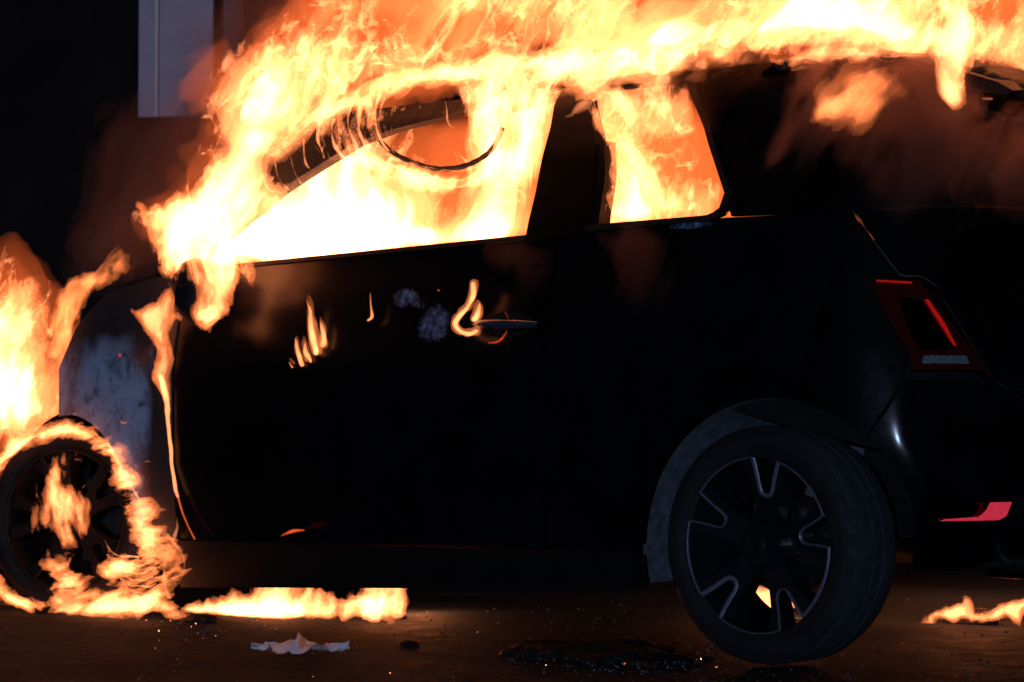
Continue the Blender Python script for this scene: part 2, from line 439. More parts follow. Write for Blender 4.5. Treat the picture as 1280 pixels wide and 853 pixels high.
def patch(name, lo, hi, m, parent, n=40, k=14, th=.022, out=0.0, side=1, byx=False, bulge=0.0):
    """thick panel ruled between two (s,z) curves on the body surface"""
    if byx:
        xs = np.linspace(lo[0][0], lo[-1][0], n)
        def ev(pl):
            a = sorted(pl); return [(x, float(np.interp(x, [q[0] for q in a], [q[1] for q in a]))) for x in xs]
        lo, hi = ev(lo), ev(hi)
    else: lo, hi = resamp(lo, n), resamp(hi, n)
    v = []
    for off in (out, out-th):
        for i in range(n):
            for j in range(k+1):
                t = j/k; s = lo[i][0]*(1-t)+hi[i][0]*t; z = lo[i][1]*(1-t)+hi[i][1]*t
                p = S(s, z, off+bulge*math.sin(PI*t)*math.sin(PI*i/(n-1)) if off == out else off); v.append((p.x, p.y*side, p.z))
    K = k+1; o = n*K; f = []
    for i in range(n-1):
        for j in range(k):
            a = i*K+j; f.append((a, a+1, a+K+1, a+K)); f.append((o+a, o+a+K, o+a+K+1, o+a+1))
    for i in range(n-1):
        a = i*K; f.append((a, a+K, o+a+K, o+a)); a = i*K+k; f.append((a+K, a, o+a, o+a+K))
    for j in range(k):
        a = j; f.append((a+1, a, o+a, o+a+1)); a = (n-1)*K+j; f.append((a, a+1, o+a+1, o+a))
    return obj(name, v, f, m, parent, True, .6)

car = empty('burning_car', (0, 0, 0), label='small black hatchback in flames, seen from its rear left side', cat='car')
def arc(cx, cz, r_, a0, a1, n=16): return [(cx+r_*math.cos(math.radians(a0+(a1-a0)*i/n)), cz+r_*math.sin(math.radians(a0+(a1-a0)*i/n))) for i in range(n+1)]
RA = arc(-.03, .275, .375, 172, 8)              # rear arch from behind the wheel to in front of it
RA = RA[::-1]
FA = arc(2.55, .29, .322, 195, 78)
tl = dict(tt=hit(1068, 265), tm=hit(1125, 345), a=hit(1090, 352), b=hit(1150, 350), c=hit(1185, 400), d=hit(1226, 463), e=hit(1140, 461), g=hit(1135, 440), m=hit(1108, 395))
print('TL', tl)
# spots on the door
_s1 = P(541, 405, .79); _s2 = P(505, 372, .78)
door_mat = patched('blistered_black_door_paint', [((_s1[0], 0, _s1[2]), .11, .10), ((_s2[0], 0, _s2[2]), .10, .05)])
_q1 = P(820, 400, .78); _q2 = P(780, 300, .75); _q3 = P(860, 281, .74)
quarter_mat = patched('blistered_black_quarter_paint', [((_q3[0], 0, _q3[2]), .13, .022)])
for side in (1, -1):
    near = side == 1
    L_ = dict(side=side)
    # front fender
    patch('front_fender', [(2.05, .24), (2.15, .24)]+FA[2:]+[(2.618, .74)], [(2.055, 1.035), (2.19, 1.025), (2.40, .985), (2.54, .885), (2.60, .79), (2.62, .75)], M['ash'] if near else M['char'], car, 60, 22, out=.004, **L_)
    # door
    d_ = patch('door', [(.665, .262), (2.04, .245)], [(.655, 1.072), (2.045, 1.033)], door_mat if near else M['char'], car, 50, 24, bulge=.006, **L_)
    # window ledge seal of the door
    patch('window_ledge', [(.655, 1.074), (2.06, 1.036)], [(.655, 1.088), (2.0, 1.048)], M['char'], car, 40, 2, th=.05, out=.006, **L_)
    # sill with its lower edge sinking to the burnt front end
    patch('sill', [(.335, .168), (2.06, .098)], [(.345, .255), (2.10, .238)], M['plastic'] if near else M['dark'], car, 40, 6, th=.05, out=.012, **L_)
    # pillar between fender and sill behind the front wheel
    # quarter panel: over the rear arch to the belt
    patch('quarter_panel', [(.655, .255), (.36, .258)]+[p for p in arc(-.03, .275, .375, 5, 100, 20)], [(.648, 1.085), (.13, 1.097), tl['tt']], quarter_mat if near else M['char'], car, 50, 24, **L_)
    patch('quarter_panel', arc(-.03, .275, .375, 100, 132, 10), [tl['tt'], tl['a'] if False else (tl['a'][0], tl['a'][1]+.01), tl['a'], tl['m'], tl['g'], (tl['e'][0]+.02, tl['e'][1]-.02)], M['sootpaint'] if near else M['char'], car, 26, 16, **L_)
    # shoulder strip between quarter panel and lamp, up to the seam
    patch('quarter_panel', [(tl['a'][0]+.01, tl['a'][1]), tl['b']], [tl['tt'], (tl['tm'][0]+.004, tl['tm'][1]+.004)], M['sootpaint'] if near else M['char'], car, 12, 10, **L_)
    # rear bumper wrapping to the middle
    zl = [(-.395, .235), (-.5, .232), (-.7, .235), (-.85, .235)]
    a1 = arc(-.03, .275, .378, 186, 133, 12)
    patch('rear_bumper', a1+[], [( -.52, .235), (-.60, .40), (tl['e'][0]-.01, .60), (tl['e'][0]+.01, tl['e'][1]-.022)], M['paint'] if near else M['dark'], car, 24, 14, out=.006, bulge=.012, **L_)
    patch('rear_bumper', [(-.52, .235), (-.85, .30)], [(tl['e'][0]+.01, tl['e'][1]-.022), (tl['d'][0]-.01, tl['d'][1]-.03), (-.85, .62)], M['paint'] if near else M['dark'], car, 30, 20, out=.006, **L_)
    # tailgate
    patch('tailgate', [(tl['tt'][0]-.006, tl['tt'][1]), (tl['tm'][0]-.01, tl['tm'][1]), (tl['b'][0]-.014, tl['b'][1]-.01), (tl['c'][0]-.014, tl['c'][1]), (tl['d'][0]-.012, tl['d'][1]-.02)],
          [(-.85, 1.12), (-.85, .63)], M['paint'] if near else M['dark'], car, 36, 20, out=.004, **L_)
    # rear corner pillar: from quarter window to the tailgate seam, up to the roof rail
    patch('rear_pillar', [(.118, 1.10), tl['tt']], [(.32, 1.50), (-.12, 1.515)], M['sootpaint'] if near else M['char'], car, 20, 16, **L_)
    patch('rear_pillar', [(tl['tt'][0]+.02, tl['tt'][1]), (-.54, 1.12)], [(-.10, 1.515), (-.44, 1.49)], M['sootpaint'] if near else M['char'], car, 20, 16, out=-.002, **L_)
    # frame of the quarter window: rounded rear corner
    patch('quarter_window_frame', [(.655, 1.084), (.175, 1.092), (.135, 1.108), (.13, 1.16), (.235, 1.34), (.345, 1.50)], [(.655, 1.100), (.19, 1.106), (.155, 1.118), (.146, 1.16), (.252, 1.34), (.375, 1.50)], M['char'], car, 50, 4, out=.006, **L_)
    # pillars
    H = lambda L: [hit(*q) for q in L]
    patch('middle_pillar', H([(657, 303), (672, 240), (690, 160), (704, 96)]), H([(735, 294), (741, 240), (746, 175), (735, 96)]), M['sootpaint'] if near else M['char'], car, 24, 8, th=.05, out=.006, **L_)
    patch('pillar_trim', H([(737, 293), (743, 240), (748, 176)]), H([(745, 293), (756, 220), (754, 176)]), M['plastic'], car, 10, 4, th=.05, out=-.004, **L_)
    patch('front_pillar', H([(232, 338), (290, 285), (345, 240), (400, 205), (440, 181), (490, 163), (555, 145), (620, 122), (700, 108), (880, 100)]), H([(215, 318), (265, 260), (325, 205), (380, 168), (430, 140), (490, 117), (560, 98), (620, 89), (700, 84), (880, 82)]), M['char'], car, 60, 6, th=.05, out=.0, **L_)

    patch('inner_light_block', [(.28, .66), (-.85, .40)], [(.12, 1.07), (-.85, 1.10)], M['dark'], car, 40, 8, th=.01, out=-.045, **L_)  # unseen inner shell added to stop firelight leaking past the tail light

# far rear pillars carry the roof; roof skin, crowned
def roof():
    xs = np.linspace(1.05, -.42, 34); ys = np.linspace(-1, 1, 26); v = []; f = []
    for o in (0, -.03):
        for x in xs:
            e = 1.505 - .055*max(0, (x-.6)/.6)**2 - .06*max(0, (-.0-x)/.42)**2
            w = .545*(1-.10*max(0, (x-.5)/.8)) if x > -.1 else .545*(1-.22*((-.1-x)/.32)**2)
            for y in ys:
                v.append((x, y*w, e+.045*(1-abs(y)**2.5)+o+.006*(vn(np.array([x*6]), np.array([y*3]), np.array([0.]))[0]-.5)))
    k = len(ys); n = len(xs); O = n*k
    for i in range(n-1):
        for j in range(k-1):
            a = i*k+j; f.append((a, a+1, a+k+1, a+k)); f.append((O+a, O+a+k, O+a+k+1, O+a+1))
    for i in range(n-1):
        for j in (0, k-1):
            a = i*k+j; f.append((a, a+k, O+a+k, O+a))
    for j in range(k-1):
        for i in (0, n-1):
            a = i*k+j; f.append((a, a+1, O+a+1, O+a))
    o = obj('roof', v, f, M['char'], car, True, .6)
    # spoiler at the roof's rear edge
    q = MB(); v = []; xs2 = np.linspace(-1, 1, 24)
    prof = [(-.36, 1.475), (-.46, 1.455), (-.60, 1.405), (-.64, 1.38), (-.62, 1.37), (-.50, 1.395), (-.38, 1.42)]
    for y in xs2:
        for (x, z) in prof: v.append((x+.10*y*y, y*.50, z+.035*(1-y*y)-.0))
    m = len(prof); f = []
    for i in range(len(xs2)-1):
        for j in range(m): f.append((i*m+j, i*m+(j+1) % m, (i+1)*m+(j+1) % m, (i+1)*m+j))
    f.append(tuple(range(m))); f.append(tuple(reversed([(len(xs2)-1)*m+j for j in range(m)])))
    q.add(v, f); q.build('roof_spoiler', M['char'], car)
roof()
# rear window glass, sooty, between pillars under the spoiler
def rear_glass():
    m, t, b = newmat('sooty_rear_glass')
    b.inputs['Base Color'].default_value = (.02, .012, .010, 1); b.inputs['Roughness'].default_value = .3
    t.links.new(ramp(t, noise(t, 4, 6), [(.35, (.008, .005, .005)), (.65, (.03, .016, .013))]), b.inputs['Base Color'])
    v = []; f = []; n, k = 24, 10
    for o in (0, -.006):
        for i in range(n+1):
            a = -1+2*i/n
            for j in range(k+1):
                t_ = j/k; z = 1.125+.25*t_; B = Bz(z)
                v.append((-(B-.012-o) + .16*abs(a)**2.6, a*(.60-.10*t_), z))
    K = k+1; O = (n+1)*K
    for i in range(n):
        for j in range(k):
            q = i*K+j; f.append((q, q+1, q+K+1, q+K)); f.append((O+q, O+q+K, O+q+K+1, O+q+1))
    obj('rear_window', v, f, m, car)
rear_glass()
# bonnet, scuttle, floor, bulkheads, tailgate inner
def slab(name, pts, m, parent=car, th=.03):
    v = [tuple(p) for p in pts]+[(p[0], p[1], p[2]-th) for p in pts]; n = len(pts)
    f = [tuple(range(n)), tuple(reversed(range(n, 2*n)))]+[(i, n+i, n+(i+1) % n, (i+1) % n) for i in range(n)]
    return obj(name, v, f, m, parent, False)
def bonnet():
    v = []; f = []; n, k = 20, 20
    for o in (0, -.02):
        for i in range(n+1):
            x = 2.12+.80*i/n; t = i/n
            for j in range(k+1):
                a = -1+2*j/k; w = .66-.10*t*t
                v.append((x-.10*a*a*t, a*w, 1.0+.03*(1-a*a)-.04*t-.16*t**3+o+.012*math.sin(9*x+4*a)))
    K = k+1; O = (n+1)*K
    for i in range(n):
        for j in range(k):
            q = i*K+j; f.append((q, q+1, q+K+1, q+K)); f.append((O+q, O+q+K, O+q+K+1, O+q+1))
    obj('bonnet', v, f, M['char'], car)
bonnet()
slab('floor_pan', [(2.1, -.72, .20), (2.1, .72, .20), (.36, .72, .24), (.36, -.72, .24)], M['dark'], th=.05)
slab('boot_floor', [(.36, -.55, .36), (.36, .55, .36), (-.44, .48, .36), (-.44, -.48, .36)], M['dark'], th=.05)
b_ = MB(); b_.box((2.05, 0, .62), (.05, 1.36, .78)); b_.build('bulkhead', M['dark'], car, False)
b_ = MB(); b_.box((.40, 0, .38), (.05, 1.36, .36)); b_.build('rear_bulkhead', M['dark'], car, False)
b_ = MB(); b_.box((1.82, 0, .90), (.36, 1.34, .20)); b_.box((1.90, 0, .99), (.26, 1.2, .06)); b_.build('dashboard', M['char'], car, False)
def seat(y):
    q = MB(); q.box((1.15, y, .50), (.50, .46, .14)); q.box((.93, y, .78), (.12, .44, .50), Matrix.Rotation(-.2, 3, 'Y')); q.build('seat', M['dark'], car, False)
seat(.36); seat(-.36)
q = MB(); q.box((2.72, 0, .55), (.10, 1.1, .50)); q.box((2.60, 0, .45), (.5, .7, .45)); q.build('engine', M['char'], car, False)
q = MB()
for s_ in (-1, 1): q.box((2.68, s_*.52, .46), (.50, .07, .10))
q.box((2.94, 0, .46), (.07, 1.2, .13)); q.build('front_crossmember', M['char'], car, False)
# inner wheel arch liners (near side is grey felt, its rear part coloured dark as shade)
def liner(cx, cz, r_, y0, y1, m, a0=-15, a1=195, wall=True):
    v = []; f = []; n = 30
    for r2 in (r_, r_+.012):
        for i in range(n+1):
            a = math.radians(a0+(a1-a0)*i/n); x = cx+r2*math.cos(a)
            yo = y1 if x > -.12 else math.copysign(min(abs(y1), S(x, .5).y-.03), y1)
            for y, k_ in ((y0, .76), ((y0+yo)/2, .90), (yo, 1.)): v.append((cx+r2*k_*math.cos(a), y, cz+r2*k_*math.sin(a)))
    O = (n+1)*3
    for i in range(n):
        for j in range(2):
            q = i*3+j; f.append((q, q+3, q+4, q+1)); f.append((O+q, O+q+1, O+q+4, O+q+3))
    if wall:
        c = len(v); v.append((cx, y0, cz))
        for i in range(n): f.append((c, i*3, (i+1)*3))
    return obj('wheel_arch_liner', v, f, m, car, True, .6)
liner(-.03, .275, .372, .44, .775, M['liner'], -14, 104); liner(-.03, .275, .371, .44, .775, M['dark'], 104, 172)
liner(-.03, .275, .372, -.44, -.775, M['dark'])
liner(2.55, .29, .325, .44, .735, M['char']); liner(2.55, .29, .325, -.44, -.735, M['dark'])

# door handle
def handle():
    a = P(592, 406, .815); b = P(668, 406, .815)
    q = MB(); n = 10; pts = []; rad = []
    for i in range(n+1):
        t = i/n; p = a*(1-t)+b*t; p[1] = .805+.030*math.sin(PI*t)**.5; pts.append(p); rad.append(.0165*(.75+.35*math.sin(PI*min(1, t*.9+.1))))
    q.tube(pts, rad, 10, .8); o = q.build('door_handle', simple('blue_black_handle', [(.3, (.015, .02, .03)), (.7, (.03, .04, .055))], 20, (.2, .3), spec=.6), car)
    q = MB(); c = (a+b)/2
    v = [(c[0]+.085*math.cos(k*PI/10), .7925, c[2]+.035*math.sin(k*PI/10)) for k in range(20)]
    q.add(v+[(x, .80, z) for x, _, z in v], [tuple(range(20)), tuple(reversed(range(20, 40)))]+[(k, 20+k, 20+(k+1) % 20, (k+1) % 20) for k in range(20)])
    q.build('handle_recess', M['dark'], car)
handle()
# melted wing mirror
def mirror():
    q = MB(); c = P(245, 350, .86)
    rnd = np.random.default_rng(3); v = []; f = []; n, k = 14, 12
    for i in range(n+1):
        ph = PI*i/n
        for j in range(k):
            a = 2*PI*j/k; r_ = 1+.25*rnd.random()
            v.append((c[0]+.07*math.sin(ph)*math.cos(a)*r_, c[1]+.05*math.sin(ph)*math.sin(a)*r_, c[2]-.02+.085*math.cos(ph)*(1 if math.cos(ph) > 0 else 1.3)))
    for i in range(n):
        for j in range(k): f.append((i*k+j, (i+1)*k+j, (i+1)*k+(j+1) % k, i*k+(j+1) % k))
    q.add(v, f); q.tube([(c[0], c[1], c[2]), (c[0]-.02, .74, 1.03)], .022, 8); q.build('wing_mirror', M['char'], car)
mirror()
# window seal hanging in a loop inside the front window
def seal():
    pts = [P(x, y, .66) for x, y in [(462, 150), (472, 172), (490, 190), (515, 203), (545, 211), (575, 209), (600, 199), (617, 184), (628, 160)]]
    pp = []
    for i in range(len(pts)-1):
        p0, p1, p2, p3 = [np.array(pts[max(0, min(len(pts)-1, i+k))]) for k in (-1, 0, 1, 2)]
        for t in np.linspace(0, 1, 6)[:-1]: pp.append(.5*((2*p1)+(-p0+p2)*t+(2*p0-5*p1+4*p2-p3)*t*t+(-p0+3*p1-3*p2+p3)*t**3))
    pp.append(pts[-1])
    q = MB(); q.tube(pp, [.0078 if i % 3 else .0066 for i in range(len(pp))], 8); o = q.build('hanging_window_seal', M['seal'], car)
seal()
# fuel/tail details -------------------------------------------------
def ribbon(name, pts, w, m, parent, out=.006, th=.004):
    """thin raised strip following (s,z) points on the body"""
    q = MB(); pp = [S(s, z, out) for s, z in resamp(pts, 24)]; q.tube(pp, w, 6, .6); return q.build(name, m, parent)
seam = simple('tailgate_seam_metal', [(.3, .10), (.7, .16)], 9, (.25, .4), metal=.6)
ribbon('tailgate_seam', [tl['tt'], tl['tm'], hit(1150, 346), hit(1170, 358)], .0022, seam, car)
ribbon('tailgate_seam', [hit(1178, 372), hit(1205, 415), hit(1236, 470), hit(1278, 500)], .0014, seam, car)
def lamp():
    def emi(name, col, s, base):
        m, t, b = newmat(name); b.inputs['Base Color'].default_value = (*base, 1); b.inputs['Roughness'].default_value = .12
        b.inputs['Coat Weight'].default_value = .25
        b.inputs['Emission Color'].default_value = (*col, 1); b.inputs['Emission Strength'].default_value = s
        nz = noise(t, 260, 2, .5); t.links.new(ramp(t, nz, [(.35, tuple(c*.5 for c in base)), (.65, base)]), b.inputs['Base Color'])
        if s > .3:
            t.links.new(ramp(t, noise(t, 320, 3, .6), [(.3, tuple(c*.45 for c in col)), (.7, col)]), b.inputs['Emission Color'])
        return m
    red = emi('red_lamp_lens', (1, .0, .0), 0.0, (.05, .001, .001))
    glow = emi('glowing_red_light_guide', (1, .012, .006), .35, (.4, .01, .01))
    clear = simple('clear_reversing_lens', [(.35, (.05, .09, .13)), (.65, (.35, .5, .6))], 220, (.15, .3), metal=.6)
    lens = patch('tail_light', [(tl['a'][0], tl['a'][1]), tl['m'], tl['g'], (tl['e'][0], tl['e'][1])], [tl['b'], tl['c'], hit(1210, 432), tl['d']], red, car, 24, 14, th=.03, out=.012)
    inn = patch('lamp_centre', [hit(1122, 372), hit(1136, 418), hit(1150, 438)], [hit(1152, 374), hit(1178, 418), hit(1194, 438)], simple('lamp_black', [(.3, .0008), (.7, .0012)], 5, (.3, .4), spec=.05), lens, 16, 8, th=.02, out=.016)
    patch('light_guide', [hit(1154, 376), hit(1174, 404), hit(1189, 432)], [hit(1157.5, 375), hit(1178, 403), hit(1193, 432)], glow, lens, 16, 2, th=.006, out=.020)
    patch('light_guide', [hit(1096, 351.5), hit(1138, 356)], [hit(1096, 350.5), hit(1140, 352)], glow, lens, 12, 2, th=.006, out=.016)
    patch('reversing_lamp', [hit(1150, 455), hit(1208, 455)], [hit(1152, 445), hit(1204, 445)], clear, lens, 14, 3, th=.006, out=.019)
    # bumper reflector in its recess
    rec = patch('reflector_housing', [hit(1160, 658), hit(1272, 655)], [hit(1172, 628), hit(1276, 620)], M['plastic'], car, 20, 6, th=.01, out=.010)
    ref = emi('red_reflector_painted_lit', (1, .045, .09), .62, (.7, .05, .09)); dimr = emi('red_reflector_painted_dim', (1, .0, .0), .015, (.12, .002, .004))  # emission paints light into the reflectors; they are no lamps
    patch('reflector', [hit(1170, 650), hit(1224, 650)], [hit(1176, 640), hit(1190, 631), hit(1228, 628)], dimr, car, 12, 5, th=.006, out=.014)
    patch('reflector', [hit(1214, 650), hit(1246, 650), hit(1255, 646)], [hit(1222, 646), hit(1229, 639), hit(1234, 629), hit(1260, 627)], ref, car, 12, 5, th=.006, out=.015)
    patch('reflector', [hit(1174, 651.5), hit(1224, 650.5)], [hit(1178, 647.5), hit(1226, 646)], ref, car, 12, 2, th=.006, out=.017)
lamp()
# exhaust tip
q = MB(); c = P(1268, 690, .38); q.lathe([(.034, -.07), (.036, .07), (.031, .07), (.029, -.07)], 24, True)
o = q.build('exhaust_pipe', M['chrome'], car); o.location = (-.50, .42, .245); o.rotation_euler = (0, 0, PI/2)

# ------------------------------------------------------------------ wheels
def wheel(loc, rot, burnt, side=1, radius=.290):
    RM = M['dark'] if burnt else M['rim']
    root = obj('wheel', [], [], None, car, False); bpy.data.objects.remove(root)
    hubq = MB(); hubq.lathe([(0, .0), (.052, -.002), (.060, -.02), (.060, -.10), (0, -.10)], 32)
    root = hubq.build('wheel', RM, car)
    # tyre
    R = radius; side_ = [(.205, -.1), (.213, -.012), (.232, .000), (.255, .004), (R-.018, -.002), (R-.007, -.012)]
    tr = [(R-.007, -.012), (R-.002, -.026), (R, -.05)]
    for g in (-.085, -.125): tr += [(R, g+.008), (R-.002, g+.006), (R-.002, g+.004), (R, g+.002)]
    tr += [(R-.001, -.165), (R-.008, -.185), (R-.02, -.197), (.25, -.203), (.213, -.185), (.205, -.1)]
    q = MB(); q.lathe(side_, 96); q.build('tyre', M['char'] if burnt else M['tyre'], root)
    q = MB(); q.lathe(tr, 96); q.build('tread', M['char'] if burnt else M['tread'], root)
    # rim barrel and lip
    q = MB(); q.lathe([(.2235, -.004), (.2255, -.010), (.213, -.016), (.205, -.05), (.190, -.12), (.190, -.185), (.196, -.185), (.198, -.12), (.212, -.045), (.222, -.016)], 96, True); q.build('rim', RM, root)
    # brake disc
    q = MB(); q.lathe([(.05, -.125), (.128, -.125), (.128, -.138), (.05, -.138)], 48, True); q.build('brake_disc', M['disc'], root)
    q = MB(); q.box((-.105, -.125, .06), (.07, .05, .12), Matrix.Rotation(.5, 3, 'Y')); q.build('brake_caliper', M['disc'], root, False)
    def prism(poly, y0f, y1, m, name):
        n = len(poly); v = [(r_*math.cos(a), y0f(r_), r_*math.sin(a)) for r_, a in poly]+[(r_*math.cos(a)*.98, y1, r_*math.sin(a)*.98) for r_, a in poly]
        return obj(name, v, [tuple(range(n)), tuple(reversed(range(n, 2*n)))]+[(i, n+i, n+(i+1) % n, (i+1) % n) for i in range(n)], m, root, False)
    face = lambda r_: -.040+.030*min(1, max(0, (r_-.05)/.16))**1.0
    D = math.radians
    for k in range(5):
        A = PI/2+D(4)+k*2*PI/5
        for sgn in (-1, 1):
            # each V has two legs: from the hub outward to the rim
            leg = [(.045, A+sgn*D(2)), (.060, A+sgn*D(38)), (.105, A+sgn*D(19)), (.160, A+sgn*D(17.5)), (.208, A+sgn*D(21)), (.208, A+sgn*D(10.5)), (.165, A+sgn*D(8.5)), (.140, A+sgn*D(8)), (.123, A+sgn*D(4)), (.121, A)]
            if sgn > 0: leg = leg[::-1]
            prism(leg, face, -.075, RM, 'spoke')
        # machined bright edge: V notch
        pl = []
        ins = [(.212, -10.5), (.19, -9.6), (.165, -8.8), (.140, -8.2), (.127, -6.5), (.122, -3), (.121, 0), (.122, 3), (.127, 6.5), (.140, 8.2), (.165, 8.8), (.19, 9.6), (.212, 10.5)]
        wv = MB(); vv = []
        for r_, a in ins:
            a2 = A+D(a); vv.append(((r_+.0), a2))
        top = [Vector((r_*math.cos(a), face(r_)+.0030, r_*math.sin(a))) for r_, a in vv]
        wv.tube(top, .0062, 6, .5)
        # ring arc between this V and the next
        arcp = [Vector((.2125*math.cos(A+D(t)), -.004, .2125*math.sin(A+D(t)))) for t in np.linspace(10.5, 61.5, 14)]
        wv.tube(arcp, .0045, 6, .5)
        wv.build('spoke_edge', M['char'] if burnt else M['cut'], root)
    q = MB(); q.lathe([(0, .004), (.024, .003), (.028, .000), (.030, -.01)], 32); q.build('hub_cap', M['plastic'], root)
    for k in range(4):
        a = k*PI/2+.5; q = MB(); q.lathe([(0, .0), (.008, -.001), (.009, -.012)], 8, c=(.043*math.cos(a), -.002, .043*math.sin(a))); q.build('wheel_bolt', M['chrome'], root)
    root.location = loc; root.rotation_euler = rot
    return root
wheel((0, .80, .290), (0, math.radians(-3), math.radians(-4)), False)
wheel((2.55, .79, .288), (math.radians(2), math.radians(20), math.radians(16)), True, radius=.290)
wheel((2.55, -.78, .286), (0, .7, PI), True)

# ================================================================== DEBRIS
def lump(name, px, py, rx, ry, rz, m, seed, **k):
    c = G(px, py); h = min(rx, ry, rz)/5; X, Y, Z = grid((c[0]-rx*1.4, c[1]-ry*1.4, -.01), (c[0]+rx*1.4, c[1]+ry*1.4, rz*1.6), max(h, .004))
    F = 1-np.sqrt(((X-c[0])/rx)**2+((Y-c[1])/ry)**2+(np.maximum(Z, 0)/rz)**2)+.9*(fbm(X/.05, Y/.05, Z/.03, 4, seed)-.5)
    o = net_obj(name, F, .1, (X[0, 0, 0], Y[0, 0, 0], Z[0, 0, 0]), max(h, .004), m); return tag(o, **k)
lump('charred_debris', 750, 820, .30, .20, .035, M['char'], 4, label='flat heap of charred black debris on the ground before the rear wheel', cat='debris')
lump('charred_debris', 250, 776, .07, .05, .022, M['char'], 6, label='small burnt lump on the ground beside the burning front wheel', cat='debris')
lump('charred_debris', 1215, 778, .10, .05, .050, M['char'], 9, label='charred lump on the ground behind the rear bumper with flames along its top', cat='debris')
lump('charred_debris', 498, 772, .03, .02, .016, M['char'], 12, label='tiny burnt scrap at the right end of the fire under the car', cat='debris')
lump('charred_debris', 512, 806, .035, .02, .012, M['char'], 15, label='little dark flake on the open ground midway along the car', cat='debris')
# pale melted plastic scrap
def scrap():
    m = simple('pale_plastic_film', [(.3, (.55, .58, .66)), (.7, (.75, .78, .85))], 30, (.4, .6), bump=.5)
    c = G(375, 818); v = []; f = []; n, k = 46, 14; rx = Vector(_r); dx = Vector(_dh)
    for o in (0, -.002):
        for i in range(n+1):
            u = -1+2*i/n
            for j in range(k+1):
                w_ = -1+2*j/k; nz = float(fbm(np.array([u*4.]), np.array([w_*2.]), np.array([0.]), 3, 5)[0])
                wid = .05*(1-u*u)**.5*(.4+1.2*float(vn(np.array([u*5.]), np.array([1.]), np.array([2.]))[0]))
                p = Vector(c)+rx*(u*.125)+dx*(w_*wid); p.z = .008+o+max(0, nz-.40)*.05+.032*math.exp(-((u+.02)/.06)**2)*(1-abs(w_))+.012*(1-w_*w_)
                v.append(p)
    K = k+1; O = (n+1)*K
    for i in range(n):
        for j in range(k):
            q_ = i*K+j; f.append((q_, q_+1, q_+K+1, q_+K)); f.append((O+q_, O+q_+K, O+q_+K+1, O+q_+1))
    tag(obj('plastic_scrap', v, f, m), 'crumpled pale plastic scrap lying on the ground at lower left', 'litter')
scrap()
def shards():
    rnd = random.Random(5); q = MB()
    for _ in range(420):
        if rnd.random() < .55: px, py = rnd.gauss(790, 70), rnd.gauss(822, 12)
        elif rnd.random() < .5: px, py = rnd.gauss(270, 60), rnd.gauss(790, 8)
        else: px, py = rnd.uniform(150, 1250), rnd.uniform(775, 850)
        if py < 768: continue
        c = G(px, py); s = rnd.uniform(.0012, .0035); R3 = Matrix.Rotation(rnd.uniform(0, 6), 3, 'Z') @ Matrix.Rotation(rnd.uniform(-1.2, 1.2), 3, 'X')
        q.box((c[0], c[1], .004+s*.6), (s*2, s, s*1.4), R3)
    m, t, b = newmat('broken_glass_crumbs'); b.inputs['Base Color'].default_value = (.5, .6, .7, 1); b.inputs['Roughness'].default_value = .05; b.inputs['Metallic'].default_value = .85
    t.links.new(ramp(t, noise(t, 50), [(.3, .4), (.7, .8)]), b.inputs['Base Color'])
    tag(q.build('glass_crumbs', m, None, False, None), 'scattered crumbs of broken window glass on the asphalt', 'broken glass', kind='stuff')
    q = MB(); rnd = random.Random(8)
    for _ in range(700):
        px, py = rnd.uniform(-20, 1300), 740+115*rnd.random()**.7
        c = G(px, py); s = rnd.uniform(.001, .0035); R3 = Matrix.Rotation(rnd.uniform(0, 6), 3, 'Z') @ Matrix.Rotation(rnd.uniform(-1, 1), 3, 'X')
        q.box((c[0], c[1], s*.4), (s*2, s*1.5, s), R3)
    tag(q.build('grit', simple('dark_grit', [(.3, .02), (.7, .05)], 40), None, False, None), 'small stones and grit strewn over the asphalt', 'grit', kind='stuff')
shards()

